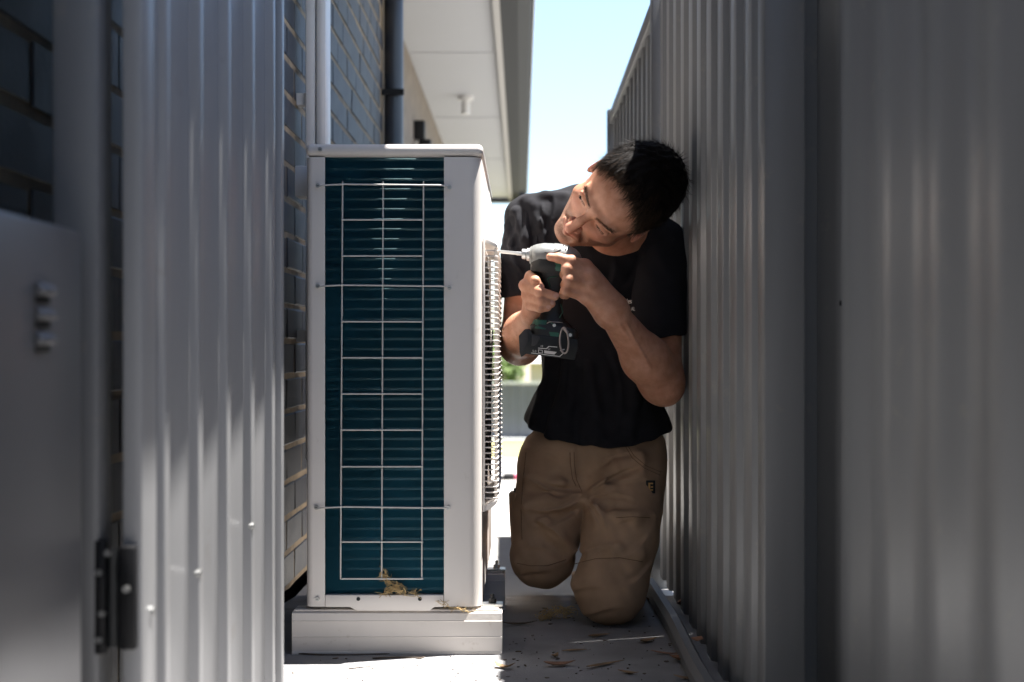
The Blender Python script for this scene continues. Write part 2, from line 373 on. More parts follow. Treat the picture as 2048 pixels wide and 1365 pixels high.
for y in np.linspace(1.6, 3.36, 9):
    jx = 0.003*math.sin(y*7); ring.append([(0.296+jx, y, 0.001), (0.292+jx, y, 0.028), (0.300+jx, y, 0.040), (0.314+jx, y, 0.041), (0.322+jx, y, 0.030), (0.320+jx, y, 0.001)])
rail.rings(ring)
tag(rail.build('edging_rail', 'steel_dark', smooth='auto'), 'dusty grey steel edging rail lying along the foot of the fence', 'rail')

# ------------------------------------------------------------------ gate, hinge post, meter box on the left
A, B = Vector((-0.392, 1.47, 0)), Vector((-0.374, 2.22, 0)); GL = (B-A).length
gate = thing('steel_gate', 'grey ribbed steel gate swung open along the brick wall', 'gate', A)
gate.rotation_euler = (0, 0, math.atan2(B.y-A.y, B.x-A.x)-math.pi/2)
gplace = lambda u, v, z: (v, u, z)
def gp(mb, name, m, parent=None, **k): return mb.build(name, m, parent or gate, **k)
gp(box(-0.021, 0.0, 0.0, 0.055, 0.04, 1.80), 'stile', 'gate_steel_lit', bevel=0.003)
gp(box(-0.021, 0.003, GL-0.018, GL+0.004, 0.04, 1.80), 'stile', 'gate_steel_lit', bevel=0.003)
gp(box(-0.021, -0.006, 0.056, GL-0.019, 0.04, 0.08), 'frame_rail', 'gate_steel_lit', bevel=0.002)
gp(box(-0.021, -0.006, 0.056, GL-0.019, 1.75, 1.80), 'frame_rail', 'gate_steel_lit', bevel=0.002)
def sawtooth(L, pitch):
    pts = [(0.0, 0.004)]; u = 0.006
    while u < L-0.04:
        e = min(pitch, L-u-0.004); pts += [(u, 0.010), (u+0.006, 0.021), (u+0.022, 0.022), (u+0.029, 0.0), (u+e*0.60, 0.002), (u+e*0.85, 0.007), (u+e-0.002, 0.010)]; u += pitch
    pts.append((L, 0.008)); return pts
gp(rib_sheet(sawtooth(GL-0.075, 0.146), lambda u, v, z: (v-0.016, u+0.0565, z), 0.042, 1.79), 'sheet_panel', 'gate_steel_lit', bevel=0.002)
for (u, z, v) in ((0.030, 0.305, 0.0), (0.215, 0.315, 0.003), (0.508, 0.335, 0.004), (0.03, 1.1, 0.0), (0.4, 1.1, 0.004)):
    gp(MB().tube([(v-0.003, u, z), (v+0.004, u, z)], 0.0045, 8), 'screw', 'bolt')
hg = gp(box(-0.0215, -0.004, -0.012, 0.0, 0.272, 0.378), 'hinge', 'black', bevel=0.002)
gp(box(-0.046, -0.034, -0.016, -0.004, 0.268, 0.385), 'hinge_leaf', 'black', hg, bevel=0.002)
gp(MB().tube([(-0.028, -0.008, 0.275), (-0.028, -0.008, 0.375)], 0.0065, 10), 'hinge_barrel', 'drillblack', hg, smooth='auto')
for (x, z) in ((-0.040, 0.352), (-0.037, 0.310), (-0.040, 0.283), (-0.012, 0.335), (-0.031, 0.372)):
    gp(MB().tube([(x, -0.018, z), (x, -0.004, z)], 0.0035, 8), 'hinge_screw', 'bolt', hg)
gpost = thing('gate_post', 'square grey steel gate post beside the brick wall, black hinge on it', 'post', (-0.455, 1.47, 0))
GPK = Kit(gpost)
GPK.part(box(-0.481, -0.4325, 1.455, 1.505, 0.0, 1.98), 'post_tube', 'steel_dark', bevel=0.005)
GPK.part(box(-0.484, -0.4295, 1.452, 1.508, 1.981, 1.988), 'post_cap', 'black', bevel=0.002)
GPK.part(box(-0.5695, -0.4815, 1.465, 1.495, 1.30, 1.34), 'wall_bracket', 'steel_dark')
mbx = thing('meter_box', 'grey metal meter box with three louvre slots, on the wall at far left', 'meter box', (-0.5, 1.1, 0))
MK = Kit(mbx)
MK.part(box(-0.568, -0.446, 0.80, 1.385, 0.03, 0.690), 'cabinet', 'box', bevel=0.006)
MK.part(box(-0.445, -0.430, 0.79, 1.395, 0.02, 0.697), 'door', 'box', bevel=0.007)
for z in (0.634, 0.612, 0.590):
    MK.part(MB().prism([(-0.4295, z-0.006), (-0.4215, z-0.004), (-0.4215, z+0.001), (-0.4295, z+0.007)], 'y', 1.255, 1.295), 'louvre', 'box', bevel=0.0015)
    MK.part(box(-0.4298, -0.4285, 1.257, 1.293, z-0.012, z-0.0065), 'louvre_slot', 'dark')

# ------------------------------------------------------------------ the air conditioner
ac = thing('air_conditioner', 'cream outdoor air conditioner unit with wire guarded coil, beside the brick wall', 'air conditioner', (-0.24, 3.1, 0.085))
AK = Kit(ac)
D0, D1 = 2.71, 3.55
S0 = D0/F
def ax(px): return (px-CX)*S0
def az(py): return H-(py-CY)*S0
XL, XR, ZB, ZT = ax(612), ax(963), az(1214), az(288)
cap = AK.part(box(XL-0.001, XR+0.003, D0-0.003, D1+0.003, az(313), ZT), 'top_panel', 'ac', bevel=0.011, seg=4)
# casing: L wrap with a rounded corner, right column and side
def wrap(pts, th):
    out = []
    n = len(pts); P2 = [Vector(p) for p in pts]
    for i, p in enumerate(P2):
        t = (P2[min(i+1, n-1)]-P2[max(i-1, 0)]).normalized(); out.append(p+Vector((-t.y, t.x))*th)
    return pts+[tuple(q) for q in out[::-1]]
def corner(x, y, r, sx, n=8):
    return [(x-sx*r+sx*r*math.sin(a), y+r-r*math.cos(a)) for a in np.linspace(0, math.pi/2, n)]
zc = az(314.5)
AK.part(MB().prism(wrap([(ax(888), D0)]+corner(XR, D0, 0.024, 1)+[(XR, 3.29)], 0.002), 'z', ZB, zc), 'corner_panel', 'ac', smooth='auto')
AK.part(box(XR-0.004, XR+0.0015, 3.292, D1, ZB, zc), 'service_panel', 'ac', bevel=0.002)
AK.part(MB().prism(wrap([(ax(650), D0)]+corner(XL, D0, 0.014, -1)+[(XL, D1)], -0.002), 'z', ZB, zc), 'left_panel', 'ac', smooth='auto')
AK.part(box(XL+0.003, XR-0.005, D1-0.004, D1, ZB, zc), 'back_panel', 'ac')
btm = MB().prism([(ax(650.5), az(1190)), (ax(887.5), az(1190)), (ax(887.5), az(1214)), (ax(868), az(1214.5)), (ax(860), az(1222)), (ax(714), az(1222)), (ax(700), az(1214.5)), (ax(650.5), az(1214.5))], 'y', D0-0.0025, D0+0.012)
AK.part(btm, 'base_strip', 'ac', bevel=0.002)
AK.part(box(XL+0.004, XR-0.004, D0+0.013, D1-0.005, ZB, ZB+0.004), 'base_tray', 'ac')
for px, py in ((717, 1198), (840, 1198)):
    AK.part(MB().tube([(ax(px), D0-0.0035, az(py)), (ax(px), D0+0.002, az(py))], 0.0037, 10), 'drain_hole', 'dark')
for px, py, yy in ((635, 1198, D0), (641, 300, D0-0.003), (636, 372, D0), (636, 573, D0), (633, 1015, D0), (899, 375, D0), (899, 576, D0), (896, 1016, D0)):
    s_ = AK.part(MB().tube([(ax(px), yy-0.0045, az(py)), (ax(px), yy+0.001, az(py))], 0.0042, 10), 'screw', 'bolt')
    AK.part(MB().box(ax(px)-0.0022, ax(px)+0.0022, yy-0.0049, yy-0.0046, az(py)-0.0005, az(py)+0.0005), 'screw_slot', 'dark', parent=s_)
# coil: fins, tubes, dark backing
cx0, cx1, cz0, cz1 = ax(645), ax(893), az(1192), az(310)
coil = AK.part(box(cx0-0.004, cx1+0.004, D0+0.056, D0+0.060, cz0, cz1), 'coil', 'dark')
fins = MB(); n = int((cx1-cx0)/0.0016)
for i in range(n):
    x = cx0+i*0.0016; fins.add([(x, D0+0.012, cz0), (x+0.00018, D0+0.012, cz0), (x+0.00018, D0+0.052, cz0), (x, D0+0.052, cz0), (x, D0+0.012, cz1), (x+0.00018, D0+0.012, cz1), (x+0.00018, D0+0.052, cz1), (x, D0+0.052, cz1)],
        [(0, 1, 5, 4), (1, 2, 6, 5), (3, 0, 4, 7), (2, 3, 7, 6)])
fo = AK.part(fins, 'fins', 'fin', parent=coil); fo['kind'] = 'stuff'
z = az(1182)
k = 0
while z < cz1:
    AK.part(MB().tube([(cx0, D0+0.0265, z), (cx1, D0+0.0265, z)], 0.0032, 8), 'coil_tube', 'tube', parent=coil, smooth=True)
    z += 20.15*S0
# wire guard over the coil
wg = AK.part(MB().tube([(ax(767), D0-0.006, az(364)), (ax(764), D0-0.006, az(1158))], 0.0016, 8), 'wire_guard', 'wire', smooth='auto')
for a, b in ((686, 682), (847.5, 844)):
    AK.part(MB().tube([(ax(a), D0-0.006, az(364)), (ax(b), D0-0.006, az(1158))], 0.0016, 8), 'guard_wire', 'wire', parent=wg, smooth='auto')
for py in (372, 573, 1015):
    y = D0-0.009
    AK.part(MB().tube([(ax(634), D0-0.001, az(py+3)), (ax(640), D0-0.004, az(py+2)), (ax(650), y, az(py)), (ax(690), y, az(py-2)), (ax(845), y, az(py)), (ax(880), y, az(py)), (ax(892), D0-0.004, az(py+1)), (ax(900), D0-0.001, az(py+3))], 0.0016, 8), 'guard_wire', 'wire', parent=wg, smooth='auto')
for py in (441, 513, 644, 716, 788, 860, 933, 1083, 1156.5):
    AK.part(MB().tube([(ax(684.5), D0-0.009, az(py)), (ax(847), D0-0.009, az(py))], 0.0015, 8), 'guard_wire', 'wire', parent=wg, smooth='auto')
# fan guard on the side facing the fence
y0, y1, gx = 2.742, 3.275, -0.0455
fan = MB().tube([(XR+0.0012, 3.008, 0.53), (XR+0.003, 3.008, 0.53)], 0.235, 40)
fano = AK.part(fan, 'fan', 'dark')
for k in range(3):
    a = k*2*math.pi/3; bl = MB(); vs = []
    for t in (0, 1):
        for r_, da in ((0.05, -.3), (0.22, -.5), (0.22, .45), (0.05, .4)):
            vs.append((XR+0.004+0.003*t+(0.006 if da > 0 else 0), 3.008+r_*math.cos(a+da), 0.53+r_*math.sin(a+da)))
    bl.add(vs, [(0, 1, 2, 3), (7, 6, 5, 4), (0, 4, 5, 1), (1, 5, 6, 2), (2, 6, 7, 3), (3, 7, 4, 0)])
    AK.part(bl, 'fan_blade', 'drillblack', parent=fano)
gfr = MB(); zlo, zhi = 0.268, 0.795
gfr.prism([(XR+0.001, zhi), (XR+0.012, zhi-0.001), (gx-0.003, zhi-0.010), (gx, zhi-0.016), (gx-0.003, zhi-0.017), (XR+0.001, zhi-0.006)], 'y', y0, y1)
gfr.prism([(XR+0.001, zlo), (XR+0.014, zlo+0.003), (gx-0.004, zlo+0.014), (gx, zlo+0.022), (gx-0.003, zlo+0.024), (XR+0.001, zlo+0.008)], 'y', y0, y1)
gfr.box(XR+0.001, XR+0.006, y0-0.004, y0+0.004, zlo, zhi); gfr.box(XR+0.001, XR+0.006, y1-0.004, y1+0.004, zlo, zhi)
fg = AK.part(gfr, 'fan_guard', 'ac', bevel=0.001)
z = zlo+0.026
while z < zhi-0.014:
    AK.part(MB().tube([(XR+0.001, y0, z), (XR+0.022, y0, z), (gx-0.003, y0+0.004, z), (gx, y0+0.016, z), (gx, y1-0.016, z), (gx-0.003, y1-0.004, z), (XR+0.001, y1, z)], 0.0013, 6), 'guard_bar', 'ac', parent=fg, smooth='auto')
    z += 0.01085
for yy in list(np.linspace(y0+0.02, y1-0.02, 9)):
    AK.part(box(gx-0.007, gx-0.0014, yy-0.0016, yy+0.0016, zlo+0.02, zhi-0.014), 'guard_stay', 'ac', parent=fg)
AK.part(box(XL-0.052, XL-0.002, 2.90, 2.96, az(372), az(306)), 'valve_cover', 'duct', bevel=0.003)
for yy in (2.76, 3.20):
    for xx in (XL+0.05, XR+0.02):
        ft = AK.part(box(xx-0.02, xx+0.02, yy-0.018, yy+0.018, 0.0845, 0.0885), 'foot', 'bolt')
        b_ = MB().tube([(xx, yy, 0.0886), (xx, yy, 0.097)], 0.0075, 6); b_.tube([(xx, yy, 0.097), (xx, yy, 0.106)], 0.0035, 8)
        AK.part(b_, 'bolt', 'black' if yy < 3 else 'bolt', parent=ft)
# mounting rails
def rail_obj(yc, label):
    t = thing('mounting_rail', label, 'mounting rail', (-0.238, yc, 0), 'plastic rails under the air conditioner')
    K = Kit(t); xa, xb = -0.437, -0.040
    prof = [(-0.030, 0.0), (-0.030, 0.004), (-0.0285, 0.006), (-0.0285, 0.032), (-0.0295, 0.0335), (-0.0285, 0.035), (-0.0285, 0.062), (-0.0295, 0.0635), (-0.0285, 0.065), (-0.0265, 0.078), (-0.020, 0.0805), (0.020, 0.0805), (0.0265, 0.078), (0.0285, 0.065), (0.0285, 0.006), (0.030, 0.0)]
    K.part(MB().prism([(yc+p[0], p[1]) for p in prof], 'x', xa, xb), 'rail_body', 'plastic')
    K.part(box(xa+0.003, xb-0.003, yc-0.021, yc-0.004, 0.0806, 0.0842), 'channel_lip', 'plastic', bevel=0.0012)
    K.part(box(xa+0.003, xb-0.003, yc+0.004, yc+0.021, 0.0806, 0.0842), 'channel_lip', 'plastic', bevel=0.0012)
    K.part(MB().prism([(yc+p[0]*1.01, p[1]*1.004) for p in prof], 'x', xb, xb+0.003), 'end_cap', 'plastic')
    return t
rail_obj(2.735, 'cream plastic mounting rail under the near end of the air conditioner')
rail_obj(3.20, 'cream plastic mounting rail under the far end of the air conditioner')

# ------------------------------------------------------------------ the far background
ff = thing('boundary_fence', 'distant grey steel boundary fence with pale cap beyond the driveway', 'fence', (0, 40, -2))
BK = Kit(ff); fz = gz(40)-0.05
for k in range(9):
    x = -11+k*2.4
    BK.part(rib_sheet(ribbed(2.34, 0.26, 0.03, 0.11, 0.02), (lambda x: (lambda u, v, z: (x+u, 40-v, z)))(x), fz+0.03, fz+1.60), 'sheet_panel', 'farfence')
    BK.part(box(x-0.055, x-0.005, 39.93, 40.05, fz, fz+1.66), 'post', 'farfence')
BK.part(box(-11, 10.6, 39.94, 40.04, fz+1.605, fz+1.68), 'top_rail', 'capwhite')
BK.part(box(-11, 10.6, 39.4, 39.9, fz-0.02, fz+0.10), 'plinth', 'capwhite')
fh = thing('distant_house', 'pale roofed house beyond the far boundary fence', 'house', (3.4, 62, -2))
FH = Kit(fh)
FH.part(box(0.4, 12, 58, 68, -2.2, 0.05), 'wall', 'farwall')
FH.part(MB().add([(-0.3, 57.3, 0.06), (12.6, 57.3, 0.06), (12.6, 68.7, 0.06), (-0.3, 68.7, 0.06), (2.6, 63, 2.4), (9.8, 63, 2.4)], [(3, 2, 1, 0), (0, 1, 5, 4), (1, 2, 5), (2, 3, 4, 5), (3, 0, 4)]), 'roof', 'farroof')
FH.part(box(2.0, 3.6, 57.95, 58.02, -1.2, -0.1), 'window', 'dark')
def tree(name, label, x, y, z0, h, cr, seed, n=2600):
    r = random.Random(seed); t = thing(name, label, 'tree', (x, y, z0), 'trees beyond the far fence'); K = Kit(t)
    tr = MB().tube([(x, y, z0), (x+.1, y, z0+h*.3), (x, y+.1, z0+h*.62)], 0.16, 8, r1=0.06)
    for k in range(5):
        a = k*1.3; tr.tube([(x, y, z0+h*(.3+.05*k)), (x+cr*.55*math.cos(a), y+cr*.55*math.sin(a), z0+h*(.55+.06*k))], 0.05, 5, r1=0.015)
    K.part(tr, 'trunk', 'bark', smooth=True)
    cl = [(x+r.gauss(0, cr*.5), y+r.gauss(0, cr*.5), z0+h*.62+r.gauss(0, h*.15), r.uniform(.25, .5)*cr) for _ in range(16)]
    m = MB()
    for i in range(n):
        cx, cy, cz, rr = r.choice(cl); v = Vector((r.gauss(0, 1), r.gauss(0, 1), r.gauss(0, 1))).normalized()*rr*r.uniform(.5, 1)
        p = Vector((cx, cy, cz))+v; a = Vector((r.gauss(0, 1), r.gauss(0, 1), r.gauss(0, 1))).normalized(); b = a.orthogonal().normalized(); s = r.uniform(.06, .13)
        m.add([p-a*s, p+b*s*.6, p+a*s, p-b*s*.6], [(0, 1, 2, 3)])
    K.part(m, 'crown', 'leafgreen')
tree('garden_tree', 'bright green leafy tree behind the far fence beside the pale house', -0.75, 47, -2.1, 3.4, 1.0, 3)
tree('garden_tree', 'second green tree further left behind the far fence', -3.6, 50, -2.1, 4.2, 1.4, 5)
it = MB(); yy = 11.0; zz = gz(yy)-0.019
for (x0, x1, h0) in ((-0.14, -0.055, 0.05), (-0.17, -0.09, 0.03)): it.box(x0, x1, yy-0.05, yy+0.07, zz, zz+h0)
itr = thing('dropped_item', 'dark grey and pink item lying on the sunlit driveway', 'item', (-0.09, yy, zz))
IK = Kit(itr); IK.part(it, 'dark_part', 'charcoal', bevel=0.01); IK.part(box(-0.054, -0.028, yy-0.05, yy+0.05, zz, zz+0.045), 'pink_part', 'pink', bevel=0.01)

# ------------------------------------------------------------------ implicit surfaces for the figure
def V3(p): return np.array(p, dtype=np.float32)
class SDF:
    def __init__(s): s.p = []; s.post = None
    def cone(s, a, b, ra, rb, k=0.01, sub=False):
        a, b = V3(a), V3(b); c = (a+b)/2; R = np.linalg.norm(b-a)/2+max(ra, rb); ba = b-a; bb = max(float(ba@ba), 1e-12)
        def f(P):
            q = P-a; h = np.clip((q@ba)/bb, 0, 1); e = q-h[:, None]*ba
            return np.sqrt(np.einsum('ij,ij->i', e, e))-(ra+(rb-ra)*h)
        s.p.append((f, c, R, k, sub)); return s
    def ball(s, c, r, k=0.01, sub=False): return s.cone(c, V3(c)+V3((1e-5, 0, 0)), r, r, k, sub)
    def ell(s, c, r, Rm=None, k=0.01, sub=False):
        c, r = V3(c), V3(r); Rm = np.eye(3, dtype=np.float32) if Rm is None else np.array(Rm, dtype=np.float32)   # rows are local axes
        def f(P):
            q = (P-c)@Rm.T; u = q/r; k0 = np.sqrt(np.einsum('ij,ij->i', u, u)); v = q/(r*r); k1 = np.sqrt(np.einsum('ij,ij->i', v, v))
            return k0*(k0-1)/np.maximum(k1, 1e-6)
        s.p.append((f, c, float(r.max()), k, sub)); return s
    def cut(s, point, n, k=0.004):            # keeps the side the normal points away from
        n = V3(n); n = n/np.linalg.norm(n); point = V3(point)
        s.p.append((lambda P: -((P-point)@n), None, 0, k, True)); return s
    def ev(s, P, sub=None):
        d = np.full(len(P), 1.0, dtype=np.float32)
        for (f, c, R, k, sb) in (s.p if sub is None else sub):
            e = f(P)
            if sb: a, b = -d, e; h = np.maximum(k-np.abs(a-b), 0)/k; d = -(np.minimum(a, b)-h*h*k*0.25)
            else: h = np.maximum(k-np.abs(d-e), 0)/k; d = np.minimum(d, e)-h*h*k*0.25
        if s.post is not None: d = d+s.post(P)
        return d.astype(np.float32)
    def trace(s, px, py, d0=2.6, d1=4.0):
        d = d0
        for _ in range(90):
            p = W(px, py, d); e = float(s.ev(V3(p)[None])[0]); d += e*0.8
            if e < 0.0004 or d > d1: break
        return W(px, py, d)
    def mesh(s, lo, hi, h):
        lo = np.array(lo, np.float32); n = 16
        nb = np.ceil((np.array(hi)-lo)/(n*h)).astype(int); N = nb*n
        D = np.empty(tuple(N), np.float32)
        bi = np.stack(np.meshgrid(*[np.arange(k) for k in nb], indexing='ij'), -1).reshape(-1, 3)
        cen = lo+(bi+0.5)*(n*h)-h/2; dc = s.ev(cen.astype(np.float32)); rad = n*h*0.87
        loc = np.stack(np.meshgrid(*[np.arange(n)]*3, indexing='ij'), -1).reshape(-1, 3).astype(np.float32)*h
        for b, c, e in zip(bi, cen, dc):
            sl = tuple(slice(i*n, (i+1)*n) for i in b)
            if abs(e) > rad+0.035: D[sl] = e; continue
            sub = [q for q in s.p if q[1] is None or np.linalg.norm(q[1]-c)-q[2] < rad+q[3]+0.03]
            D[sl] = s.ev((lo+b*(n*h)+loc).astype(np.float32), sub).reshape(n, n, n)
        S = D < 0
        cs = np.zeros(tuple(N-1), np.int8)
        offs = [(i, j, k) for i in (0, 1) for j in (0, 1) for k in (0, 1)]
        for o in offs: cs += S[o[0]:N[0]-1+o[0], o[1]:N[1]-1+o[1], o[2]:N[2]-1+o[2]]
        act = np.argwhere((cs > 0) & (cs < 8))
        acc = np.zeros((len(act), 3), np.float32); cnt = np.zeros(len(act), np.float32)
        for o in offs:
            for ax_ in range(3):
                if o[ax_]: continue
                o2 = list(o); o2[ax_] = 1
                A0 = act+np.array(o); B0 = act+np.array(o2)
                da = D[tuple(A0.T)]; db = D[tuple(B0.T)]; mk = (da < 0) != (db < 0)
                t = da[mk]/(da[mk]-db[mk]); pt = np.tile(np.array(o, np.float32), (mk.sum(), 1)); pt[:, ax_] += t
                acc[mk] += pt; cnt[mk] += 1
        vert = lo+(act+acc/np.maximum(cnt, 1)[:, None])*h
        idx = np.full(tuple(N-1), -1, np.int32); idx[tuple(act.T)] = np.arange(len(act))
        faces = []
        for a in range(3):
            b, c = (a+1) % 3, (a+2) % 3
            sl0 = [slice(None)]*3; sl1 = [slice(None)]*3; sl0[a] = slice(0, N[a]-1); sl1[a] = slice(1, N[a])
            X = S[tuple(sl0)] != S[tuple(sl1)]
            e = np.argwhere(X); e = e[(e[:, b] > 0) & (e[:, c] > 0) & (e[:, b] < N[b]-1) & (e[:, c] < N[c]-1)]
            ub = np.zeros(3, int); ub[b] = 1; uc = np.zeros(3, int); uc[c] = 1
            q = [idx[tuple((e-ub-uc).T)], idx[tuple((e-uc).T)], idx[tuple(e.T)], idx[tuple((e-ub).T)]]
            q = np.stack(q, 1); fl = ~S[tuple(e.T)]; q[fl] = q[fl][:, ::-1]; faces.append(q)
        fa = np.concatenate(faces); fa = fa[(fa >= 0).all(1)]
        return vert, fa
def np_mesh(name, vert, fa, material, parent=None, smooth=True):
    me = bpy.data.meshes.new(name); nf = len(fa)
    me.vertices.add(len(vert)); me.vertices.foreach_set('co', vert.astype(np.float32).ravel())
    me.loops.add(nf*4); me.loops.foreach_set('vertex_index', fa.astype(np.int32).ravel())
    me.polygons.add(nf); me.polygons.foreach_set('loop_start', np.arange(nf, dtype=np.int32)*4); me.polygons.foreach_set('loop_total', np.full(nf, 4, np.int32))
    me.update(calc_edges=True); me.validate()
    if smooth: me.shade_smooth()
    me.materials.append(M[material])
    o = bpy.data.objects.new(name, me); COL.objects.link(o)
    if parent is not None: o.parent = parent; o.matrix_parent_inverse = Matrix.Translation(-Vector(parent.location))
    return o

# ---- head frame
def orth(U, Fw):
    U = Vector(U).normalized(); Fw = Vector(Fw); Fw = (Fw-U*Fw.dot(U)).normalized(); L = U.cross(Fw)*-1
    L = Fw.cross(U)*-1
    return U, Fw, L
HU, HF, HL = orth((0.523, -0.788, 0.32), (-0.67, -0.616, -0.41))
HC = W(1235, 402, 2.955)
RH = np.array([tuple(HL), tuple(HF), tuple(HU)], np.float32)          # rows: his left, forward, up
HS = 1.04
def hp(x, y, z): return tuple(HC+(HL*x+HF*y+HU*z)*HS)
def rotm(Rm, axis, ang):
    return np.array(Matrix.Rotation(ang, 3, axis), np.float32)@Rm
body = SDF()
def head(s):
    E = lambda c, r, k=0.02, sub=False, R=RH: s.ell(hp(*c), [q*HS for q in r], R, k, sub)
    C = lambda a, b, ra, rb, k=0.012, sub=False: s.cone(hp(*a), hp(*b), ra*HS, rb*HS, k, sub)
    E((0, -0.012, 0.045), (0.076, 0.099, 0.088))
    E((0, 0.030, 0.040), (0.066, 0.064, 0.062), 0.03)
    E((0, 0.040, -0.030), (0.057, 0.052, 0.074), 0.03)
    for sx in (-1, 1):
        C((sx*0.058, 0.006, -0.030), (sx*0.052, 0.018, -0.062), 0.012, 0.013, 0.02)
        C((sx*0.051, 0.018, -0.064), (sx*0.014, 0.074, -0.098), 0.013, 0.013, 0.02)
        E((sx*0.043, 0.064, -0.012), (0.022, 0.020, 0.016), 0.02)
    E((0, 0.076, -0.098), (0.022, 0.017, 0.018), 0.02)
    E((0, 0.076, -0.062), (0.030, 0.022, 0.030), 0.02)
    for sx in (-1, 1):
        C((sx*0.010, 0.095, 0.032), (sx*0.046, 0.082, 0.031), 0.0095, 0.0085, 0.012)
        s.ell(hp(sx*0.033, 0.103, 0.010), [0.019, 0.016, 0.0125], RH, 0.012, True)
    for sx in (-1, 1):
        E((sx*0.033, 0.0765, 0.011), (0.0155, 0.0135, 0.0125), 0.003)
        C((sx*0.020, 0.0878, 0.0135), (sx*0.047, 0.0838, 0.0122), 0.0047, 0.0044, 0.004)      # upper lid
        C((sx*0.022, 0.0865, 0.0055), (sx*0.044, 0.0825, 0.0060), 0.0030, 0.0028, 0.005)
        C((sx*0.033, 0.0905, 0.0105), (sx*0.0335, 0.0905, 0.0105), 0.0004, 0.0004, 0.001)
    C((0, 0.094, 0.026), (0, 0.113, -0.004), 0.0075, 0.0085, 0.012)
    C((0, 0.113, -0.004), (0, 0.1235, -0.025), 0.0085, 0.0112, 0.006)
    for sx in (-1, 1):
        E((sx*0.0125, 0.1055, -0.027), (0.0072, 0.0105, 0.0075), 0.007)
        s.ell(hp(sx*0.0068, 0.112, -0.0352), [0.0042, 0.006, 0.004], RH, 0.003, True)
        C((sx*0.016, 0.098, -0.032), (sx*0.033, 0.080, -0.062), 0.004, 0.003, 0.012, True)     # nasolabial fold
    # mouth
    for sx in (-1, 1):
        C((0, 0.1015, -0.0555), (sx*0.022, 0.090, -0.0605), 0.0062, 0.0035, 0.006)
        C((0, 0.0995, -0.0665), (sx*0.020, 0.089, -0.0625), 0.0068, 0.0035, 0.006)
        C((0, 0.1065, -0.0612), (sx*0.025, 0.0925, -0.0620), 0.0014, 0.0012, 0.003, True)
    C((-0.012, 0.096, -0.081), (0.012, 0.096, -0.081), 0.006, 0.006, 0.012, True)
    # ears
    for sx in (-1, 1):
        Re = rotm(np.eye(3), 'Z', 0)
        er = np.array(RH)
        L_ = HL*math.cos(0.42)+HF*(-sx*0.0)  # flare
        a1 = (HL*math.cos(.35)-HF*(sx*math.sin(.35))); a2 = (HF*math.cos(.35)+HL*(sx*math.sin(.35)))
        tz = HU*math.cos(.2)-a2*math.sin(.2); ty = a2*math.cos(.2)+HU*math.sin(.2)
        er = np.array([tuple(a1), tuple(ty), tuple(tz)], np.float32)
        s.ell(hp(sx*0.080, -0.008, 0.000), [0.0075, 0.0185, 0.0315], er, 0.006)
        s.ell(hp(sx*0.0885, -0.004, -0.001), [0.0055, 0.0105, 0.0185], er, 0.004, True)
        s.ell(hp(sx*0.0765, 0.008, -0.004), [0.006, 0.005, 0.008], er, 0.004)
head(body)
NB = W(1235, 470, 3.13)
body.cone(hp(0, -0.040, -0.035), tuple(NB), 0.052, 0.060, 0.03)
body.cone(hp(0, 0.010, -0.055), tuple(NB+Vector((-.02, -.03, 0))), 0.038, 0.045, 0.03)
# torso core (inside the shirt)
SR, SL = W(1064, 445, 3.17), W(1322, 490, 3.14)
body.cone(SR, SL, 0.050, 0.050, 0.05)
body.ell(W(1192, 560, 3.18), (0.135, 0.075, 0.17), None, 0.05)
body.ell(W(1195, 760, 3.20), (0.120, 0.075, 0.16), None, 0.05)
# right arm (picture left)
ER, WRr = W(1040, 688, 3.15), W(1072, 630, 2.925)
body.cone(SR, ER, 0.050, 0.042, 0.03)
body.cone(ER, ER+(WRr-ER)*0.35, 0.041, 0.043, 0.03)
body.cone(ER+(WRr-ER)*0.35, WRr, 0.043, 0.028, 0.03)
# left arm (picture right)
EL, WL = W(1322, 762, 3.04), W(1222, 622, 2.895)
body.cone(SL, EL, 0.047, 0.044, 0.02)
body.ball(W(1334, 783, 3.045), 0.026, 0.03)
mid = EL+(WL-EL)*0.33
body.cone(EL, mid, 0.042, 0.045, 0.03)
body.cone(mid, WL, 0.045, 0.0285, 0.03)
body.cone(W(1310, 745, 2.985), W(1240, 640, 2.885), 0.014, 0.010, 0.03)
nails = []
def finger(pts, rs, k=0.0035, nail=None):
    P = [W(*p) for p in pts]
    for i in range(len(P)-1): body.cone(P[i], P[i+1], rs[i], rs[i+1], k if i else 0.012)
    for i in range(1, len(P)-1): body.ball(P[i], rs[i]*1.04, k)
    if nail: nails.append((W(*nail[0]), nail[1]))
# right hand, gripping the handle; the fingers cross its front
PR = [(1074, 552, 2.928), (1062, 570, 2.932), (1062, 590, 2.932), (1066, 607, 2.928)]
for p in PR: body.cone(WRr+Vector((0.002, 0.004, 0.004)), W(*p), 0.022, 0.0125, 0.016)
finger([(1074, 552, 2.928), (1061, 553, 2.888), (1071, 562, 2.861), (1081, 574, 2.862)], [0.0112, 0.0105, 0.0092, 0.0082], nail=((1083, 575, 2.8535), 0.0058))
finger([(1062, 570, 2.932), (1049, 571, 2.884), (1080, 584, 2.849), (1110, 593, 2.855)], [0.0115, 0.0108, 0.0097, 0.0085], nail=((1113, 592, 2.847), 0.0062))
finger([(1062, 590, 2.932), (1054, 592, 2.884), (1082, 602, 2.8505), (1103, 608, 2.857)], [0.0112, 0.0105, 0.0093, 0.0082], nail=((1106, 606, 2.849), 0.0058))
finger([(1066, 607, 2.928), (1060, 612, 2.886), (1080, 617, 2.856), (1095, 616, 2.858)], [0.0102, 0.0095, 0.0084, 0.0076], nail=((1097, 614, 2.851), 0.0052))
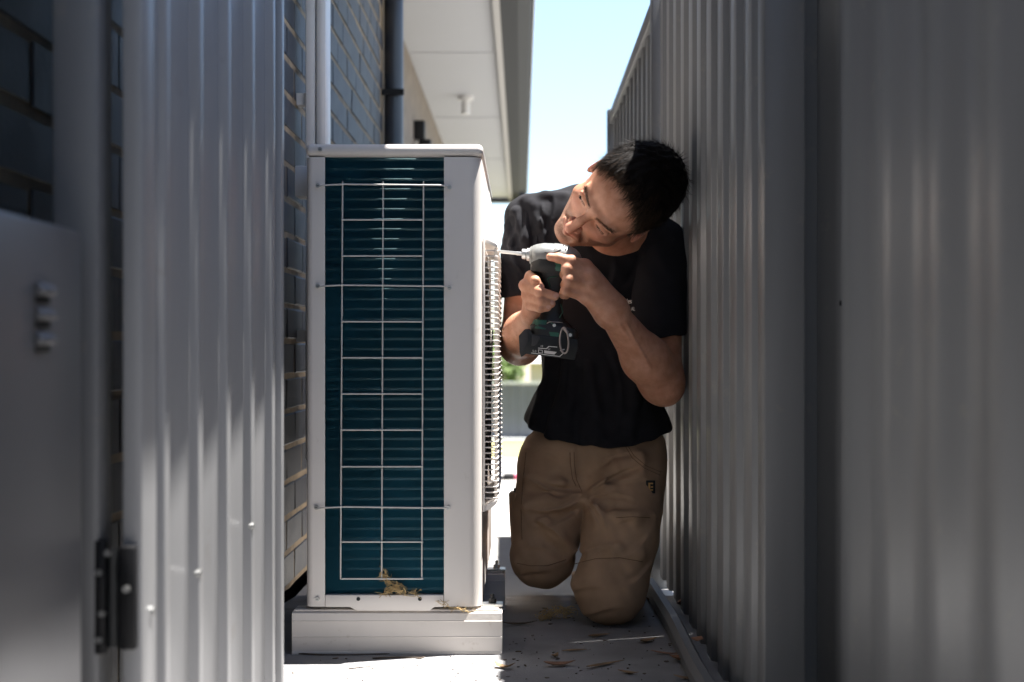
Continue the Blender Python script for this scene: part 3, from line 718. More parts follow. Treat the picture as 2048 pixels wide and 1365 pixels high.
finger([(1082, 622, 2.945), (1105, 598, 2.952), (1120, 572, 2.945), (1128, 556, 2.940)], [0.017, 0.0125, 0.0105, 0.0090])
# left hand, index along the tool, the others curled round its back
PLm = [(1170, 533, 2.872), (1178, 553, 2.864), (1180, 574, 2.864), (1174, 596, 2.868)]
for p in PLm: body.cone(WL, W(*p), 0.0255, 0.0135, 0.02)
body.cone(WL, W(1180, 560, 2.882), 0.027, 0.020, 0.02)
finger([(1170, 533, 2.872), (1143, 522, 2.851), (1117, 516.5, 2.8505), (1100, 514.5, 2.853)], [0.0118, 0.0106, 0.0094, 0.0080])
finger([(1178, 553, 2.864), (1134, 539, 2.846), (1130, 549, 2.868), (1136, 553, 2.885)], [0.0122, 0.0110, 0.0098, 0.0085])
finger([(1180, 574, 2.864), (1136, 561, 2.842), (1131, 570, 2.866), (1137, 574, 2.884)], [0.0118, 0.0108, 0.0095, 0.0084])
finger([(1174, 596, 2.868), (1131, 582, 2.849), (1127, 589, 2.870), (1132, 592, 2.884)], [0.0105, 0.0096, 0.0086, 0.0076])
finger([(1205, 590, 2.905), (1180, 545, 2.935), (1158, 528, 2.938), (1140, 522, 2.935)], [0.0165, 0.0125, 0.0108, 0.0090])
# knuckle and tendon relief on the back of the left hand
for p in PLm[1:]: body.cone(W(p[0]+2, p[1]-1, p[2]-0.010), tuple(W(p[0], p[1], p[2]-0.012)*0.35+W(1215, 617, 2.874)*0.65), 0.0045, 0.0025, 0.012)
# veins of the forearm
for a, b in (((1240, 650, 0), (1275, 700, 0)), ((1252, 648, 0), (1300, 735, 0))):
    pa, pb = body.trace(a[0], a[1]), body.trace(b[0], b[1]); body.cone(pa+Vector((0, .0012, 0)), pb+Vector((0, .0012, 0)), 0.0022, 0.0018, 0.006)

person = thing('person', 'kneeling person in black t-shirt and brown work trousers holding a drill', 'person', (0.17, 3.15, 0.0))
vert, fa = body.mesh((-0.09, 2.78, 0.30), (0.40, 3.36, 1.10), 0.0021)
bo = np_mesh('body', vert, fa, 'skin', person)
lo_ = (vert-np.array(HC))@RH.T
zone = np.zeros((len(vert), 4), np.float32); zone[:, 3] = 1
x, y, z = lo_.T
inhead = (np.abs(x) < 0.1) & (y > -0.02) & (np.linalg.norm(lo_, axis=1) < 0.17)
def sst(a, b, t): u = np.clip((t-a)/(b-a), 0, 1); return u*u*(3-2*u)
jaw = sst(-0.030, -0.050, z+0.35*np.maximum(0.07-y, 0)*-1.0)*sst(0.0, 0.02, y)
lips = np.exp(-((x/0.022)**2+((z+0.061)/0.0085)**2)*1.2)*(y > 0.085)
zone[:, 0] = np.where(inhead, 0.80*jaw*(1-np.clip(lips*1.5, 0, 1)), 0)
ruddy = 0.45*np.exp(-(((np.abs(x)-0.040)/0.020)**2+((z+0.018)/0.020)**2))+0.55*np.exp(-((x/0.014)**2+((z+0.024)/0.014)**2))+0.7*np.exp(-(((np.abs(x)-0.083)/0.012)**2+(z/0.035)**2))
zone[:, 1] = np.where((np.abs(x) < 0.1) & (np.linalg.norm(lo_, axis=1) < 0.17), np.clip(lips*1.1+ruddy*0.8, 0, 0.85), 0)
eb = ((np.abs(np.abs(x)-0.031) < 0.021) & (np.abs(z-(0.0335+0.1*(np.abs(x)-0.03))) < 0.0042) & (y > 0.07))
for (c, r) in nails: zone[:, 2] = np.maximum(zone[:, 2], (np.linalg.norm(vert-np.array(c), axis=1) < r)*0.9)
at = bo.data.color_attributes.new('zone', 'FLOAT_COLOR', 'POINT'); at.data.foreach_set('color', zone.ravel())

# ---- strands: eyebrows, lashes, hair
def strands(roots, dirs, norms, lens, wid, bend, seg=3):
    vs = []; fs = []
    for p, d, nrm, L, wv, b in zip(roots, dirs, norms, lens, wid, bend):
        side = np.cross(d, nrm); side /= (np.linalg.norm(side)+1e-9); o = len(vs)
        for i in range(seg+1):
            t = i/seg; c = p+d*(L*t)+nrm*(b*L*t*(1-0.9*t)); ww = wv*(1-t*0.92)
            vs += [c-side*ww, c+side*ww]
        for i in range(seg): fs.append((o+2*i, o+2*i+1, o+2*i+3, o+2*i+2))
    return np.array(vs), np.array(fs)
rg = np.random.default_rng(5)
vn = np.empty(len(vert)*3, np.float32); bo.data.vertices.foreach_get('normal', vn); vn = vn.reshape(-1, 3)
ib = np.where(eb)[0]
for sgn in (-1, 1):
    ii = ib[np.sign(x[ib]) == sgn]; ii = rg.choice(ii, 170)
    dr = RH[0]*sgn*0.9+RH[2]*0.25+rg.normal(0, .18, (len(ii), 3)); dr /= np.linalg.norm(dr, axis=1)[:, None]
    v2, f2 = strands(vert[ii], dr, vn[ii], rg.uniform(.006, .010, len(ii)), np.full(len(ii), .00030), np.full(len(ii), .22))
    np_mesh('eyebrow', v2, f2, 'hair_tip', person, False)
    la = [hp(sgn*(0.0215+0.023*t), 0.0905-0.003*abs(t-.4), 0.0108) for t in np.linspace(0, 1, 26)]
    dr = np.tile(RH[1]*0.8-RH[2]*0.6, (26, 1))+rg.normal(0, .1, (26, 3)); dr /= np.linalg.norm(dr, axis=1)[:, None]
    v2, f2 = strands(np.array(la), dr, np.tile(RH[2], (26, 1)), np.full(26, .006), np.full(26, .0004), np.full(26, .1))
    np_mesh('eyelash', v2, f2, 'hair', person, False)
for sx in (-1, 1):
    me_ = MB(); nu, nv = 14, 10; ring_ = []
    for a in np.linspace(0.05, math.pi-0.05, nv):
        ring_.append([hp(sx*0.033+0.0125*math.sin(a)*math.cos(t), 0.0772+0.0142*math.sin(a)*math.sin(t), 0.0098+0.0042*math.cos(a)) for t in np.linspace(0, 2*math.pi, nu, endpoint=False)])
    me_.rings(ring_); eo = me_.build('eye', 'eye', None, smooth=True); eo.parent = person; eo.matrix_parent_inverse = Matrix.Translation(-Vector(person.location))
    ic = Vector(hp(sx*0.033-0.0062, 0.0890, 0.0090)); io = MB().tube([ic, ic+HF*0.0010], 0.0040, 14).build('iris', 'hair', eo)
hair = SDF()
hair.ell(hp(0, -0.016, 0.053), (0.089, 0.110, 0.098), RH, 0.02)
hair.ell(hp(0, 0.024, 0.080), (0.074, 0.084, 0.072), RH, 0.03)
hair.ell(hp(0, -0.050, 0.000), (0.078, 0.066, 0.088), RH, 0.02)
hair.cut(hp(0, 0.076, 0.066), tuple(HF*0.60-HU*0.80), 0.012)            # fringe line
hair.cut(hp(0, 0.026, 0.0), tuple(HF*0.93-HU*0.37), 0.01)                # temples
hair.cut(hp(0, -0.02, -0.062), tuple(-HU*0.9+HF*0.45), 0.01)
for sx in (-1, 1): hair.ell(hp(sx*0.088, -0.006, -0.006), (0.014, 0.024, 0.034), RH, 0.006, True)
for sx in (-1, 1): hair.cone(hp(sx*0.0695, 0.016, 0.030), hp(sx*0.0668, 0.016, -0.006), 0.0075, 0.003, 0.012)
def hairbump(P):
    q = (P-np.array(HC, np.float32))@RH.T
    return 0.0016*np.sin(q[:, 0]*160+7*np.sin(q[:, 1]*40))+0.0012*np.sin(q[:, 0]*310+q[:, 1]*60+5*np.sin(q[:, 2]*50))
hair.post = hairbump
hv, hf = hair.mesh(tuple(np.array(HC)-0.17), tuple(np.array(HC)+0.17), 0.0025)
ho = np_mesh('hair', hv, hf, 'hair', person)
hn = np.empty(len(hv)*3, np.float32); ho.data.vertices.foreach_get('normal', hn); hn = hn.reshape(-1, 3)
hl = (hv-np.array(HC))@RH.T
ii = rg.choice(np.where((hl[:, 2] > -0.05))[0], 15000)
q = hl[ii]; crown = np.array([0.0, -0.055, 0.125])
fl = q-crown; fl[:, 1] += 0.02; fl = fl@RH; nn = hn[ii]
fl -= nn*np.einsum('ij,ij->i', fl, nn)[:, None]; fl /= np.linalg.norm(fl, axis=1)[:, None]+1e-6
fl += rg.normal(0, .22, fl.shape)+nn*rg.uniform(0.02, .42, len(ii))[:, None]; fl /= np.linalg.norm(fl, axis=1)[:, None]
top = np.clip((q[:, 2]-0.02)/0.08, 0.12, 1)
ln = (0.006+0.022*top)*rg.uniform(.6, 1.25, len(ii))
v2, f2 = strands(hv[ii]-nn*0.002, fl, nn, ln, np.full(len(ii), .00042), np.full(len(ii), .10))
np_mesh('hair_strands', v2, f2, 'hair', ho, False).matrix_parent_inverse = Matrix.Identity(4)
# longer fringe strands over the forehead
fr = np.where((hl[:, 1] > 0.030) & (hl[:, 2] > 0.045))[0]; ii = rg.choice(fr, 3000); nn = hn[ii]
dd = RH[1]*0.35-RH[2]*0.95+rg.normal(0, .22, (len(ii), 3))+RH[0]*0.25; dd += nn*0.12; dd /= np.linalg.norm(dd, axis=1)[:, None]
v2, f2 = strands(hv[ii], dd, nn, rg.uniform(.008, .034, len(ii)), np.full(len(ii), .00045), np.full(len(ii), .25))
np_mesh('fringe', v2, f2, 'hair_tip', ho, False).matrix_parent_inverse = Matrix.Identity(4)

# sharp cloth creases: ridge lines in the upright plane through the figure
def creases(lines, d):
    segs = []
    for (a, b, A_, w1, w2) in lines:
        p, q = W(a[0], a[1], d), W(b[0], b[1], d); segs.append((p.x, p.z, q.x, q.z, A_, w1, w2))
    def f(P):
        out = np.zeros(len(P), np.float32)
        for (x0, z0, x1, z1, A_, w1, w2) in segs:
            ux, uz = x1-x0, z1-z0; L = math.hypot(ux, uz); ux /= L; uz /= L
            t = ((P[:, 0]-x0)*ux+(P[:, 2]-z0)*uz)/L; bow = 0.10*L*np.sin(math.pi*np.clip(t, 0, 1))
            sd_ = -(P[:, 0]-x0)*uz+(P[:, 2]-z0)*ux-bow
            win = np.clip((t+0.05)*6, 0, 1)*np.clip((1.05-t)*2.2, 0, 1)
            pr = np.where(sd_ > 0, np.exp(-sd_/w1), np.exp(sd_/w2))-0.55*np.exp(-((sd_+w2*1.8)/(w2*1.3))**2)
            out -= A_*win*pr
        front = np.clip((3.30-P[:, 1])/0.08, 0, 1)
        return out*front
    return f
armz = np.where(((vert[:, 0] > 0.19) | (vert[:, 0] < 0.03)) & (np.linalg.norm(lo_, axis=1) > 0.19) & (vert[:, 2] < 0.66) & (vert[:, 2] > 0.47) & (vert[:, 1] < 3.10))[0]
ii = rg.choice(armz, 1500); ad = np.where((vert[ii, 0] > 0.1)[:, None], np.array(tuple((WL-EL).normalized()))[None], np.array(tuple((WRr-ER).normalized()))[None])+rg.normal(0, .35, (len(ii), 3))
ad += vn[ii]*0.25; ad /= np.linalg.norm(ad, axis=1)[:, None]
v2, f2 = strands(vert[ii], ad, vn[ii], rg.uniform(.005, .012, len(ii)), np.full(len(ii), .00013), np.full(len(ii), .2))
np_mesh('arm_hair', v2, f2, 'hair_tip', person, False)
# ---- t-shirt
sh = SDF()
sh.cone(SR, W(1200, 440, 3.17), 0.064, 0.070, 0.05)
sh.cone(W(1200, 440, 3.17), SL, 0.070, 0.060, 0.05)
sh.ell(W(1190, 545, 3.175), (0.158, 0.098, 0.175), None, 0.06)
sh.ell(W(1200, 720, 3.205), (0.132, 0.102, 0.20), None, 0.06)
sh.ell(W(1196, 880, 3.205), (0.156, 0.122, 0.15), None, 0.06)
sh.cone(W(1196, 860, 3.205)-Vector((.060, 0, 0)), W(1196, 890, 3.205)+Vector((.062, 0, 0)), 0.105, 0.105, 0.04)
hemz = H-(893-CY)*3.1/F
def hemcut(P):
    q = (P[:, 0]-0.19)/0.16
    return -((hemz+0.030*q*q+0.002*np.sin(P[:, 0]*45+1.0)+0.10*(P[:, 1]-3.1))-P[:, 2])
sh.p.append((hemcut, None, 0, 0.005, True))
slf = SDF(); slf.cone(SL, W(1313, 720, 3.055), 0.060, 0.063, 0.02); slf.cut(W(1330, 674, 3.03), (0.05, 0.06, -1), 0.005)
slv = SDF(); slv.cone(SR, W(1046, 640, 3.155), 0.063, 0.056, 0.02); slv.cut(W(1030, 594, 3.10), (0.10, 0.05, -1), 0.006)
# left sleeve hem is cut on its own, so it is a separate solid joined below
def ridge(s, pts, r=0.006, k=0.02, dep=0.002, sub=False, r1=None):
    P = [s.trace(a, b) for a, b in pts]
    P = [p+Vector((0, dep if not sub else -dep, 0)) for p in P]
    for i in range(len(P)-1): s.cone(P[i], P[i+1], r, r if r1 is None else r1, k, sub)
for pts in ([(1012, 470), (1030, 520), (1052, 560)], [(1030, 440), (1052, 500), (1068, 548)], [(1050, 425), (1078, 470), (1090, 520)], [(1022, 500), (1022, 540), (1035, 580)]):
    pass
for pts, r in (([(1048, 400), (1090, 392), (1130, 392)], .004), ([(1060, 410), (1082, 440), (1090, 480)], .007), ([(1100, 700), (1085, 780), (1065, 850)], .006), ([(1130, 720), (1120, 800), (1100, 870)], .007), ([(1180, 740), (1190, 820), (1200, 880)], .006), ([(1260, 700), (1270, 800), (1260, 870)], .006)):
    ridge(sh, pts, r)
for pts in ([(1075, 420), (1098, 455), (1105, 490)], [(1115, 720), (1102, 790), (1082, 860)], [(1160, 740), (1155, 820), (1150, 880)]):
    ridge(sh, pts, .006, .016, .003, True)
for pts, r in (([(1014, 450), (1024, 505), (1040, 570)], .006), ([(1032, 425), (1044, 480), (1066, 560)], .007), ([(1008, 500), (1012, 540), (1022, 580)], .005)):
    ridge(slv, pts, r)
for pts in ([(1022, 440), (1034, 490), (1052, 560)], [(1010, 480), (1018, 530), (1032, 575)]):
    ridge(slv, pts, .005, .014, .003, True)
def clothbump(P):
    a, b, c = P[:, 0], P[:, 1], P[:, 2]
    return 0.0016*np.sin(60*a+7*np.sin(7*c)+20*b+10*c)*np.sin(8*c+3*np.sin(20*a))+0.0007*np.sin(110*a+30*c+6*np.sin(16*c))
cs1 = creases([((1108, 392), (1082, 480), .004, .012, .004), ((1085, 405), (1062, 470), .004, .010, .004), ((1128, 680), (1098, 840), .004, .016, .006), ((1090, 720), (1068, 830), .003, .010, .005), ((1165, 740), (1150, 850), .003, .016, .006), ((1220, 700), (1235, 850), .003, .016, .006), ((1275, 720), (1290, 850), .003, .014, .006), ((1100, 640), (1180, 760), .004, .014, .006), ((1230, 520), (1190, 620), .003, .014, .006), ((1290, 500), (1250, 580), .004, .014, .006)], 3.10)
cs2 = creases([((1052, 410), (1020, 520), .005, .010, .004), ((1070, 430), (1045, 560), .005, .012, .004), ((1035, 430), (1008, 500), .004, .008, .004), ((1012, 520), (1060, 575), .004, .010, .004), ((1075, 470), (1030, 590), .004, .012, .005)], 3.12)
sh.post = lambda P: clothbump(P)+cs1(P); slv.post = lambda P: clothbump(P)+cs2(P)
# the neck opening
sh.ell(tuple(Vector(NB)*0.35+Vector(hp(0, -0.02, -0.075))*0.65), (0.062, 0.062, 0.062), None, 0.006, True)
sv, sf = sh.mesh((-0.09, 2.95, 0.30), (0.40, 3.40, 1.04), 0.003)
so_ = np_mesh('t_shirt', sv, sf, 'shirt', person)
lv, lf = slv.mesh((-0.10, 3.04, 0.60), (0.14, 3.28, 1.0), 0.0025)
np_mesh('sleeve', lv, lf, 'shirt', person)
slf.post = clothbump
lv, lf = slf.mesh((0.20, 2.95, 0.55), (0.42, 3.26, 0.92), 0.0028); np_mesh('sleeve', lv, lf, 'shirt', person)

# ---- trousers
tr = SDF()
tr.ell(W(1195, 905, 3.20), (0.156, 0.105, 0.105), None, 0.04)
KR, KL = W(1085, 1112, 3.12), W(1222, 1180, 3.01)
HRt, HLt = W(1110, 930, 3.185), W(1256, 935, 3.18)
mR, mL = HRt*0.45+KR*0.55+Vector((0, -.012, 0)), HLt*0.45+KL*0.55+Vector((0.004, -.014, 0))
tr.cone(HRt, mR, 0.084, 0.077, 0.025); tr.cone(mR, KR, 0.077, 0.068, 0.02)
tr.cone(HLt, mL, 0.088, 0.083, 0.010); tr.cone(mL, KL, 0.083, 0.070, 0.008)
tr.cone(KR, (KR.x-0.005, 3.46, 0.085), 0.066, 0.058, 0.02)
tr.cone(KL, (KL.x+0.030, 3.42, 0.070), 0.068, 0.060, 0.02)
tr.ball(KL+Vector((0, 0.02, 0.006)), 0.073, 0.02)
for pts, r in (([(1150, 905), (1152, 950), (1166, 985)], .005), ([(1166, 985), (1120, 970), (1060, 955)], .006), ([(1160, 1000), (1110, 1010), (1055, 1012)], .005), ([(1085, 1045), (1115, 1080), (1140, 1105)], .008),
               ([(1172, 985), (1215, 970), (1280, 940)], .007), ([(1175, 1000), (1195, 1020), (1200, 1045)], .009), ([(1180, 960), (1230, 935), (1280, 915)], .006), ([(1230, 1030), (1270, 1036), (1305, 1034)], .005),
               ([(1160, 1090), (1150, 1130), (1150, 1170)], .007), ([(1035, 1128), (1075, 1134), (1130, 1120)], .0025), ([(1180, 1110), (1230, 1100), (1280, 1110)], .005)):
    ridge(tr, pts, r, 0.022, 0.001)
for pts in ([(1158, 905), (1161, 950), (1172, 980)], [(1160, 978), (1115, 985), (1060, 980)], [(1172, 975), (1225, 955), (1280, 928)], [(1185, 1000), (1210, 1010), (1250, 1012)], [(1075, 1060), (1100, 1090), (1125, 1112)], [(1060, 1030), (1110, 1030), (1150, 1025)]):
    ridge(tr, pts, .005, .018, .003, True)
def canvasbump(P):
    a, b, c = P[:, 0], P[:, 1], P[:, 2]
    return 0.0014*np.sin(34*c+9*np.sin(12*a)+12*b)*np.sin(22*a+4*np.sin(15*c))+0.0006*np.sin(120*c+50*a+6*np.sin(30*a))
cs3 = creases([((1168, 985), (1040, 945), .006, .014, .004), ((1166, 995), (1035, 1010), .005, .014, .004), ((1160, 1020), (1050, 1050), .004, .012, .004), ((1075, 1035), (1145, 1108), .007, .012, .005), ((1172, 985), (1310, 925), .006, .016, .005), ((1176, 992), (1265, 990), .005, .012, .004), ((1176, 996), (1206, 1056), .007, .012, .004), ((1225, 1035), (1325, 1028), .004, .012, .004),
    ((1148, 1105), (1215, 1075), .005, .012, .004), ((1143, 1165), (1200, 1150), .004, .012, .005), ((1300, 1110), (1225, 1150), .004, .014, .005), ((1290, 1060), (1215, 1100), .004, .014, .005), ((1050, 1090), (1110, 1100), .003, .010, .004), ((1045, 900), (1130, 925), .003, .014, .005), ((1190, 930), (1290, 905), .004, .014, .005), ((1230, 960), (1320, 965), .003, .012, .004), ((1030, 1150), (1120, 1140), .003, .010, .004), ((1160, 1215), (1250, 1190), .004, .012, .005)], 3.10)
tr.post = lambda P: canvasbump(P)+cs3(P)
tv, tf = tr.mesh((-0.05, 2.90, -0.02), (0.40, 3.56, 0.50), 0.0026)
tro = np_mesh('trousers', tv, tf, 'trouser', person)
def on_person(mb, name, m, parent=None, **k):
    o = mb.build(name, m, None, **k); o.parent = parent or person
    if parent is None: o.matrix_parent_inverse = Matrix.Translation(-Vector(person.location))
    return o
SEAMS = True
# cargo pocket standing out on the outer thigh, stitched seams, woven tag
def strip(name, pxs, s, width, off, m, parent, th=0.0012):
    P = [s.trace(a, b) for a, b in pxs]; mb = MB()
    mb.tube([p+Vector((0, -off, 0)) for p in P], width, 5)
    return on_person(mb, name, m, parent, smooth=True)
M['seam'] = mat('seam_thread', (0.17, 0.10, 0.055), 0.9)
for pts in ([(1034, 1127), (1060, 1132), (1095, 1132), (1132, 1120)], [(1148, 905), (1149, 930), (1153, 960), (1164, 984)], [(1140, 905), (1141, 930), (1145, 958), (1152, 972)], [(1254, 890), (1268, 912), (1292, 932), (1322, 945)], [(1250, 892), (1264, 916), (1289, 937), (1320, 951)],
            [(1232, 1036), (1265, 1034), (1300, 1036)], [(1150, 1128), (1190, 1118), (1240, 1116), (1285, 1124)], [(1052, 905), (1046, 960), (1042, 1020), (1044, 1080)]):
    P = []
    for (a, b), (c, e) in zip(pts, pts[1:]):
        for t in (0, .2, .4, .6, .8): P.append(tr.trace(a+(c-a)*t, b+(e-b)*t)+Vector((0, -0.0002, 0)))
    P.append(tr.trace(*pts[-1])); on_person(MB().tube(P, 0.0008, 5), 'seam', 'seam', smooth=True)
pk = MB()
pa = [(1017, 986), (1019, 1040), (1023, 1100), (1030, 1142)]; pb = [(1050, 984), (1052, 1040), (1052, 1100), (1050, 1140)]
rg1 = []
for (a, b) in zip(pa, pb):
    p0, p1 = W(a[0], a[1], 3.15), W(b[0], b[1], 3.125)
    rg1.append([p0+Vector((0, -.002, 0)), (p0+p1)/2+Vector((-.004, -.016, 0)), p1+Vector((0, -.004, 0)), p1+Vector((0.01, .04, 0)), p0+Vector((0.004, .05, 0))])
pk.rings(rg1); on_person(pk, 'cargo_pocket', 'trouser', bevel=0.003, smooth=True)
on_person(MB().tube([W(1032, 990, 3.15), W(1033, 977, 3.15)], 0.006, 6), 'pocketed_tool', 'charcoal')
tp = tr.trace(1301, 974); tgm = MB().box(tp.x-0.010, tp.x+0.010, tp.y-0.004, tp.y-0.0015, tp.z-0.014, tp.z+0.014)
tgo = on_person(tgm, 'woven_tag', 'black', bevel=0.0008)
mk = MB()
for (a0, a1, b0, b1) in ((-.005, .005, .006, .009), (-.005, -.001, -.008, .0059), (-.0009, .005, -.008, -.005), (.000, .005, -.0015, .0015)):
    mk.box(tp.x+a0, tp.x+a1, tp.y-0.0046, tp.y-0.0041, tp.z+b0, tp.z+b1)
on_person(mk, 'tag_mark', 'tan', tgo)
# boots
for (K_, yb, zb, dx) in ((KR, 3.50, 0.075, -0.005), (KL, 3.47, 0.065, 0.030)):
    bt = SDF(); bt.cone((K_.x+dx, yb-0.04, zb+0.02), (K_.x+dx, yb+0.06, zb+0.015), 0.048, 0.046, 0.02); bt.cone((K_.x+dx, yb+0.06, zb+0.0), (K_.x+dx, yb+0.05, 0.042), 0.043, 0.036, 0.02)
    bv, bf = bt.mesh((K_.x+dx-.07, yb-.12, -.01), (K_.x+dx+.07, yb+.14, .2), 0.005); np_mesh('boot', bv, bf, 'boot', person)
# chest print, half hidden by the forearm
def text_mesh(txt, size, name, m, mtx, parent=None, xs=1.0):
    cu = bpy.data.curves.new(name, 'FONT'); cu.body = txt; cu.size = size; cu.extrude = 0.0002; cu.space_character = xs
    t = bpy.data.objects.new(name, cu); COL.objects.link(t)
    me = bpy.data.meshes.new_from_object(t.evaluated_get(bpy.context.evaluated_depsgraph_get())); bpy.data.objects.remove(t); me.transform(mtx)
    me.materials.append(M[m]); o = bpy.data.objects.new(name, me); COL.objects.link(o)
    if parent is not None: o.parent = parent
    return o
ST = Matrix.Rotation(math.radians(90), 4, 'X')
for txt, px, py, sz in (('ades', 1246, 608, .0155), ('AL', 1262, 622, .0115)):
    tr2 = lambda a, b: min((sh.trace(a, b), slf.trace(a, b)), key=lambda v: v.y)
    p0 = tr2(px+2, py-4); p1 = tr2(px+26, py-4); yaw = math.atan2(p1.y-p0.y, p1.x-p0.x)
    p = W(px, py, tr2(px+2, py).y-0.002); o = text_mesh(txt, sz, 'chest_print', 'printwhite', Matrix.Translation(p+Vector((0, -0.004, 0)))@Matrix.Rotation(yaw, 4, 'Z')@ST)
    o.parent = person; o.matrix_parent_inverse = Matrix.Translation(-Vector(person.location))

# ------------------------------------------------------------------ the impact driver
DD = 2.89; DS = DD/F
dr = thing('impact_driver', 'black and green cordless impact driver with grey nose, held against the fan guard', 'drill', W(1100, 514, DD))
tilt = math.radians(6.0)
dax = Vector((math.cos(tilt), 0, -math.sin(tilt))); duz = Vector((math.sin(tilt), 0, math.cos(tilt)))
def dl(a, b, c):
    a = a-min(b, 0)*0.125
    return (dax*a+duz*b+Vector((0, -1, 0))*c)*DS
def dpart(mb, name, m, parent=None, **k): return mb.build(name, m, parent or dr, **k)
def lathe(prof, n=24, sy=1.0, sc=1.0):
    return MB().rings([[dl(a, r*sy*math.cos(2*math.pi*i/n)+o, r*sc*math.sin(2*math.pi*i/n)) for i in range(n)] for (a, r, o) in prof])
dpart(lathe([(-113, 2.2, 0), (-111, 3.2, 0), (-70, 3.2, 0), (-66, 3.8, 0), (-54, 3.8, 0)], 8), 'driver_bit', 'bolt', smooth='auto')
ch = dpart(lathe([(-57, 8, 0), (-56.5, 10, 0), (-50, 10.5, 0), (-49, 9, 0), (-48, 9, 0), (-47, 12.5, 0), (-42, 13, 0), (-41, 11, 0), (-38, 11, 0)]), 'chuck', 'bolt', smooth='auto')
dpart(lathe([(-42, 12, 0), (-41.5, 16, -1), (-38, 18.5, -1), (-37.5, 17.5, -1), (-36, 20, -1), (-28, 23.5, -1), (-15, 26, 0), (0, 27, 0), (8, 27, 0)], 32), 'hammer_case', 'drillgrey', smooth='auto')
hs = dpart(lathe([(6, 27.8, 0), (7, 28.3, 0), (22, 28.0, 0), (38, 26.5, -1), (50, 23.5, -3), (58, 18.5, -5), (62, 13, -6), (64, 5, -7)], 32, sc=0.98), 'motor_housing', 'drillgrey', smooth='auto')
for k in range(3):
    for j in range(2):
        a = 24+k*5; th = math.radians(62-j*19); r = 28.4
        m = MB(); P = []
        for da, dt in ((-1.5, -.11), (1.5, -.11), (1.5, .11), (-1.5, .11)): P.append((a+da, th+dt))
        m.add([dl(q[0], 27.2*math.sin(q[1]), 27.2*math.cos(q[1])) for q in P]+[dl(q[0], 28.35*math.sin(q[1]), 28.35*math.cos(q[1])) for q in P], [(0, 1, 2, 3), (4, 5, 6, 7), (0, 1, 5, 4), (1, 2, 6, 5), (2, 3, 7, 6), (3, 0, 4, 7)])
        dpart(m, 'vent_slot', 'black', hs)
dpart(MB().tube([dl(56, 8, 12), dl(60, 3, 12), dl(58, -2, 17), dl(52, 0, 22)], 0.0012, 6), 'housing_trim', 'black', hs, smooth=True)
dpart(MB().tube([dl(-12, 6, 26.6), dl(0, 5, 27.4), (dl(8, 8, 27.4)), dl(20, 16, 24)], 0.0008, 6), 'case_groove', 'drillblack', smooth=True)
def sring(a, b, ha, hc, e=2.6, n=24, c0=0.0):
    out = []
    for i in range(n):
        t = 2*math.pi*i/n; ct, st = math.cos(t), math.sin(t)
        out.append(dl(a+ha*math.copysign(abs(ct)**(2/e), ct), b, c0+hc*math.copysign(abs(st)**(2/e), st)))
    return out
dpart(MB().rings([sring(6, -8, 44, 27.6), sring(6, -18, 46, 28.5), sring(4, -26, 44, 27), sring(-2, -33, 38, 23)]), 'lower_housing', 'drillblack', smooth='auto')
dpart(MB().rings([sring(24, -10, 34, 28.6), sring(24, -14, 35, 29.6), sring(24, -24, 33, 29.0), sring(22, -28, 28, 27)]), 'green_panel', 'drillgreen', smooth='auto')
dpart(lathe([(-38, 8, -22), (-30, 11.5, -21), (-18, 12, -21), (-12, 10, -21)], 16, sc=1.6), 'lamp_housing', 'drillgrey', smooth='auto')
hd = dpart(MB().rings([sring(2, -30, 36, 23), sring(6, -42, 27, 20), sring(7, -60, 22, 19), sring(5, -85, 20, 18.5), sring(2, -108, 20, 19), sring(2, -122, 26, 22), sring(3, -132, 38, 27), sring(3, -138, 40, 30)]), 'handle', 'drillblack', smooth='auto')
dpart(MB().rings([sring(-22, -38, 7, 8), sring(-25, -46, 8, 8), sring(-23, -58, 7, 8), sring(-19, -64, 5, 7)]), 'trigger', 'black', smooth='auto')
for pts in ([(14, -38, 20.5), (-2, -42, 21), (-6, -46, 20.6), (-1, -62, 19.4)], [(19, -92, 17.5), (23, -108, 17), (16, -120, 20.5)], [(-24, -124, 20), (-30, -130, 24)], [(-6, -128, 26), (6, -136, 30)]):
    dpart(MB().tube([dl(*p) for p in pts], 0.0011, 6), 'green_line', 'drillgreen', hd, smooth=True)
ft_ = dpart(MB().rings([sring(4, -137, 44, 31, 4), sring(5, -141, 48, 33, 4), sring(6, -152, 48, 34, 4), sring(4, -158, 47, 34, 4)]), 'battery_shoe', 'drillblack', smooth='auto')
dpart(MB().rings([sring(-18, -128, 17, 26, 3), sring(-20, -138, 20, 30, 3), sring(-20, -146, 19, 34.6, 3)]), 'green_shoulder', 'drillgreen', ft_, smooth='auto')
dpart(MB().add([dl(-6, -150, 34.4), dl(14, -150, 34.4), dl(18, -158, 34.6), dl(-2, -160, 34.6), dl(-6, -150, 30), dl(14, -150, 30), dl(18, -158, 30), dl(-2, -160, 30)], [(0, 1, 2, 3), (4, 5, 6, 7), (0, 1, 5, 4), (1, 2, 6, 5), (2, 3, 7, 6), (3, 0, 4, 7)]), 'green_inset', 'drillgreen', ft_)
dpart(MB().tube([dl(5, -136, 30.5), dl(5, -136, 33.5)], 0.0034, 12), 'shoe_screw', 'bolt', ft_)
dpart(MB().tube([dl(-10, -134, 31), dl(-3, -130, 30.5), dl(12, -129, 30.5), dl(22, -129, 30.5)], 0.0008, 6), 'shoe_trim', 'hookmetal', ft_, smooth=True)
poly = [(-66, -164), (-54, -150), (-44, -148), (-38, -158), (50, -158), (52, -176), (44, -200), (-52, -198), (-62, -206), (-65, -196)]
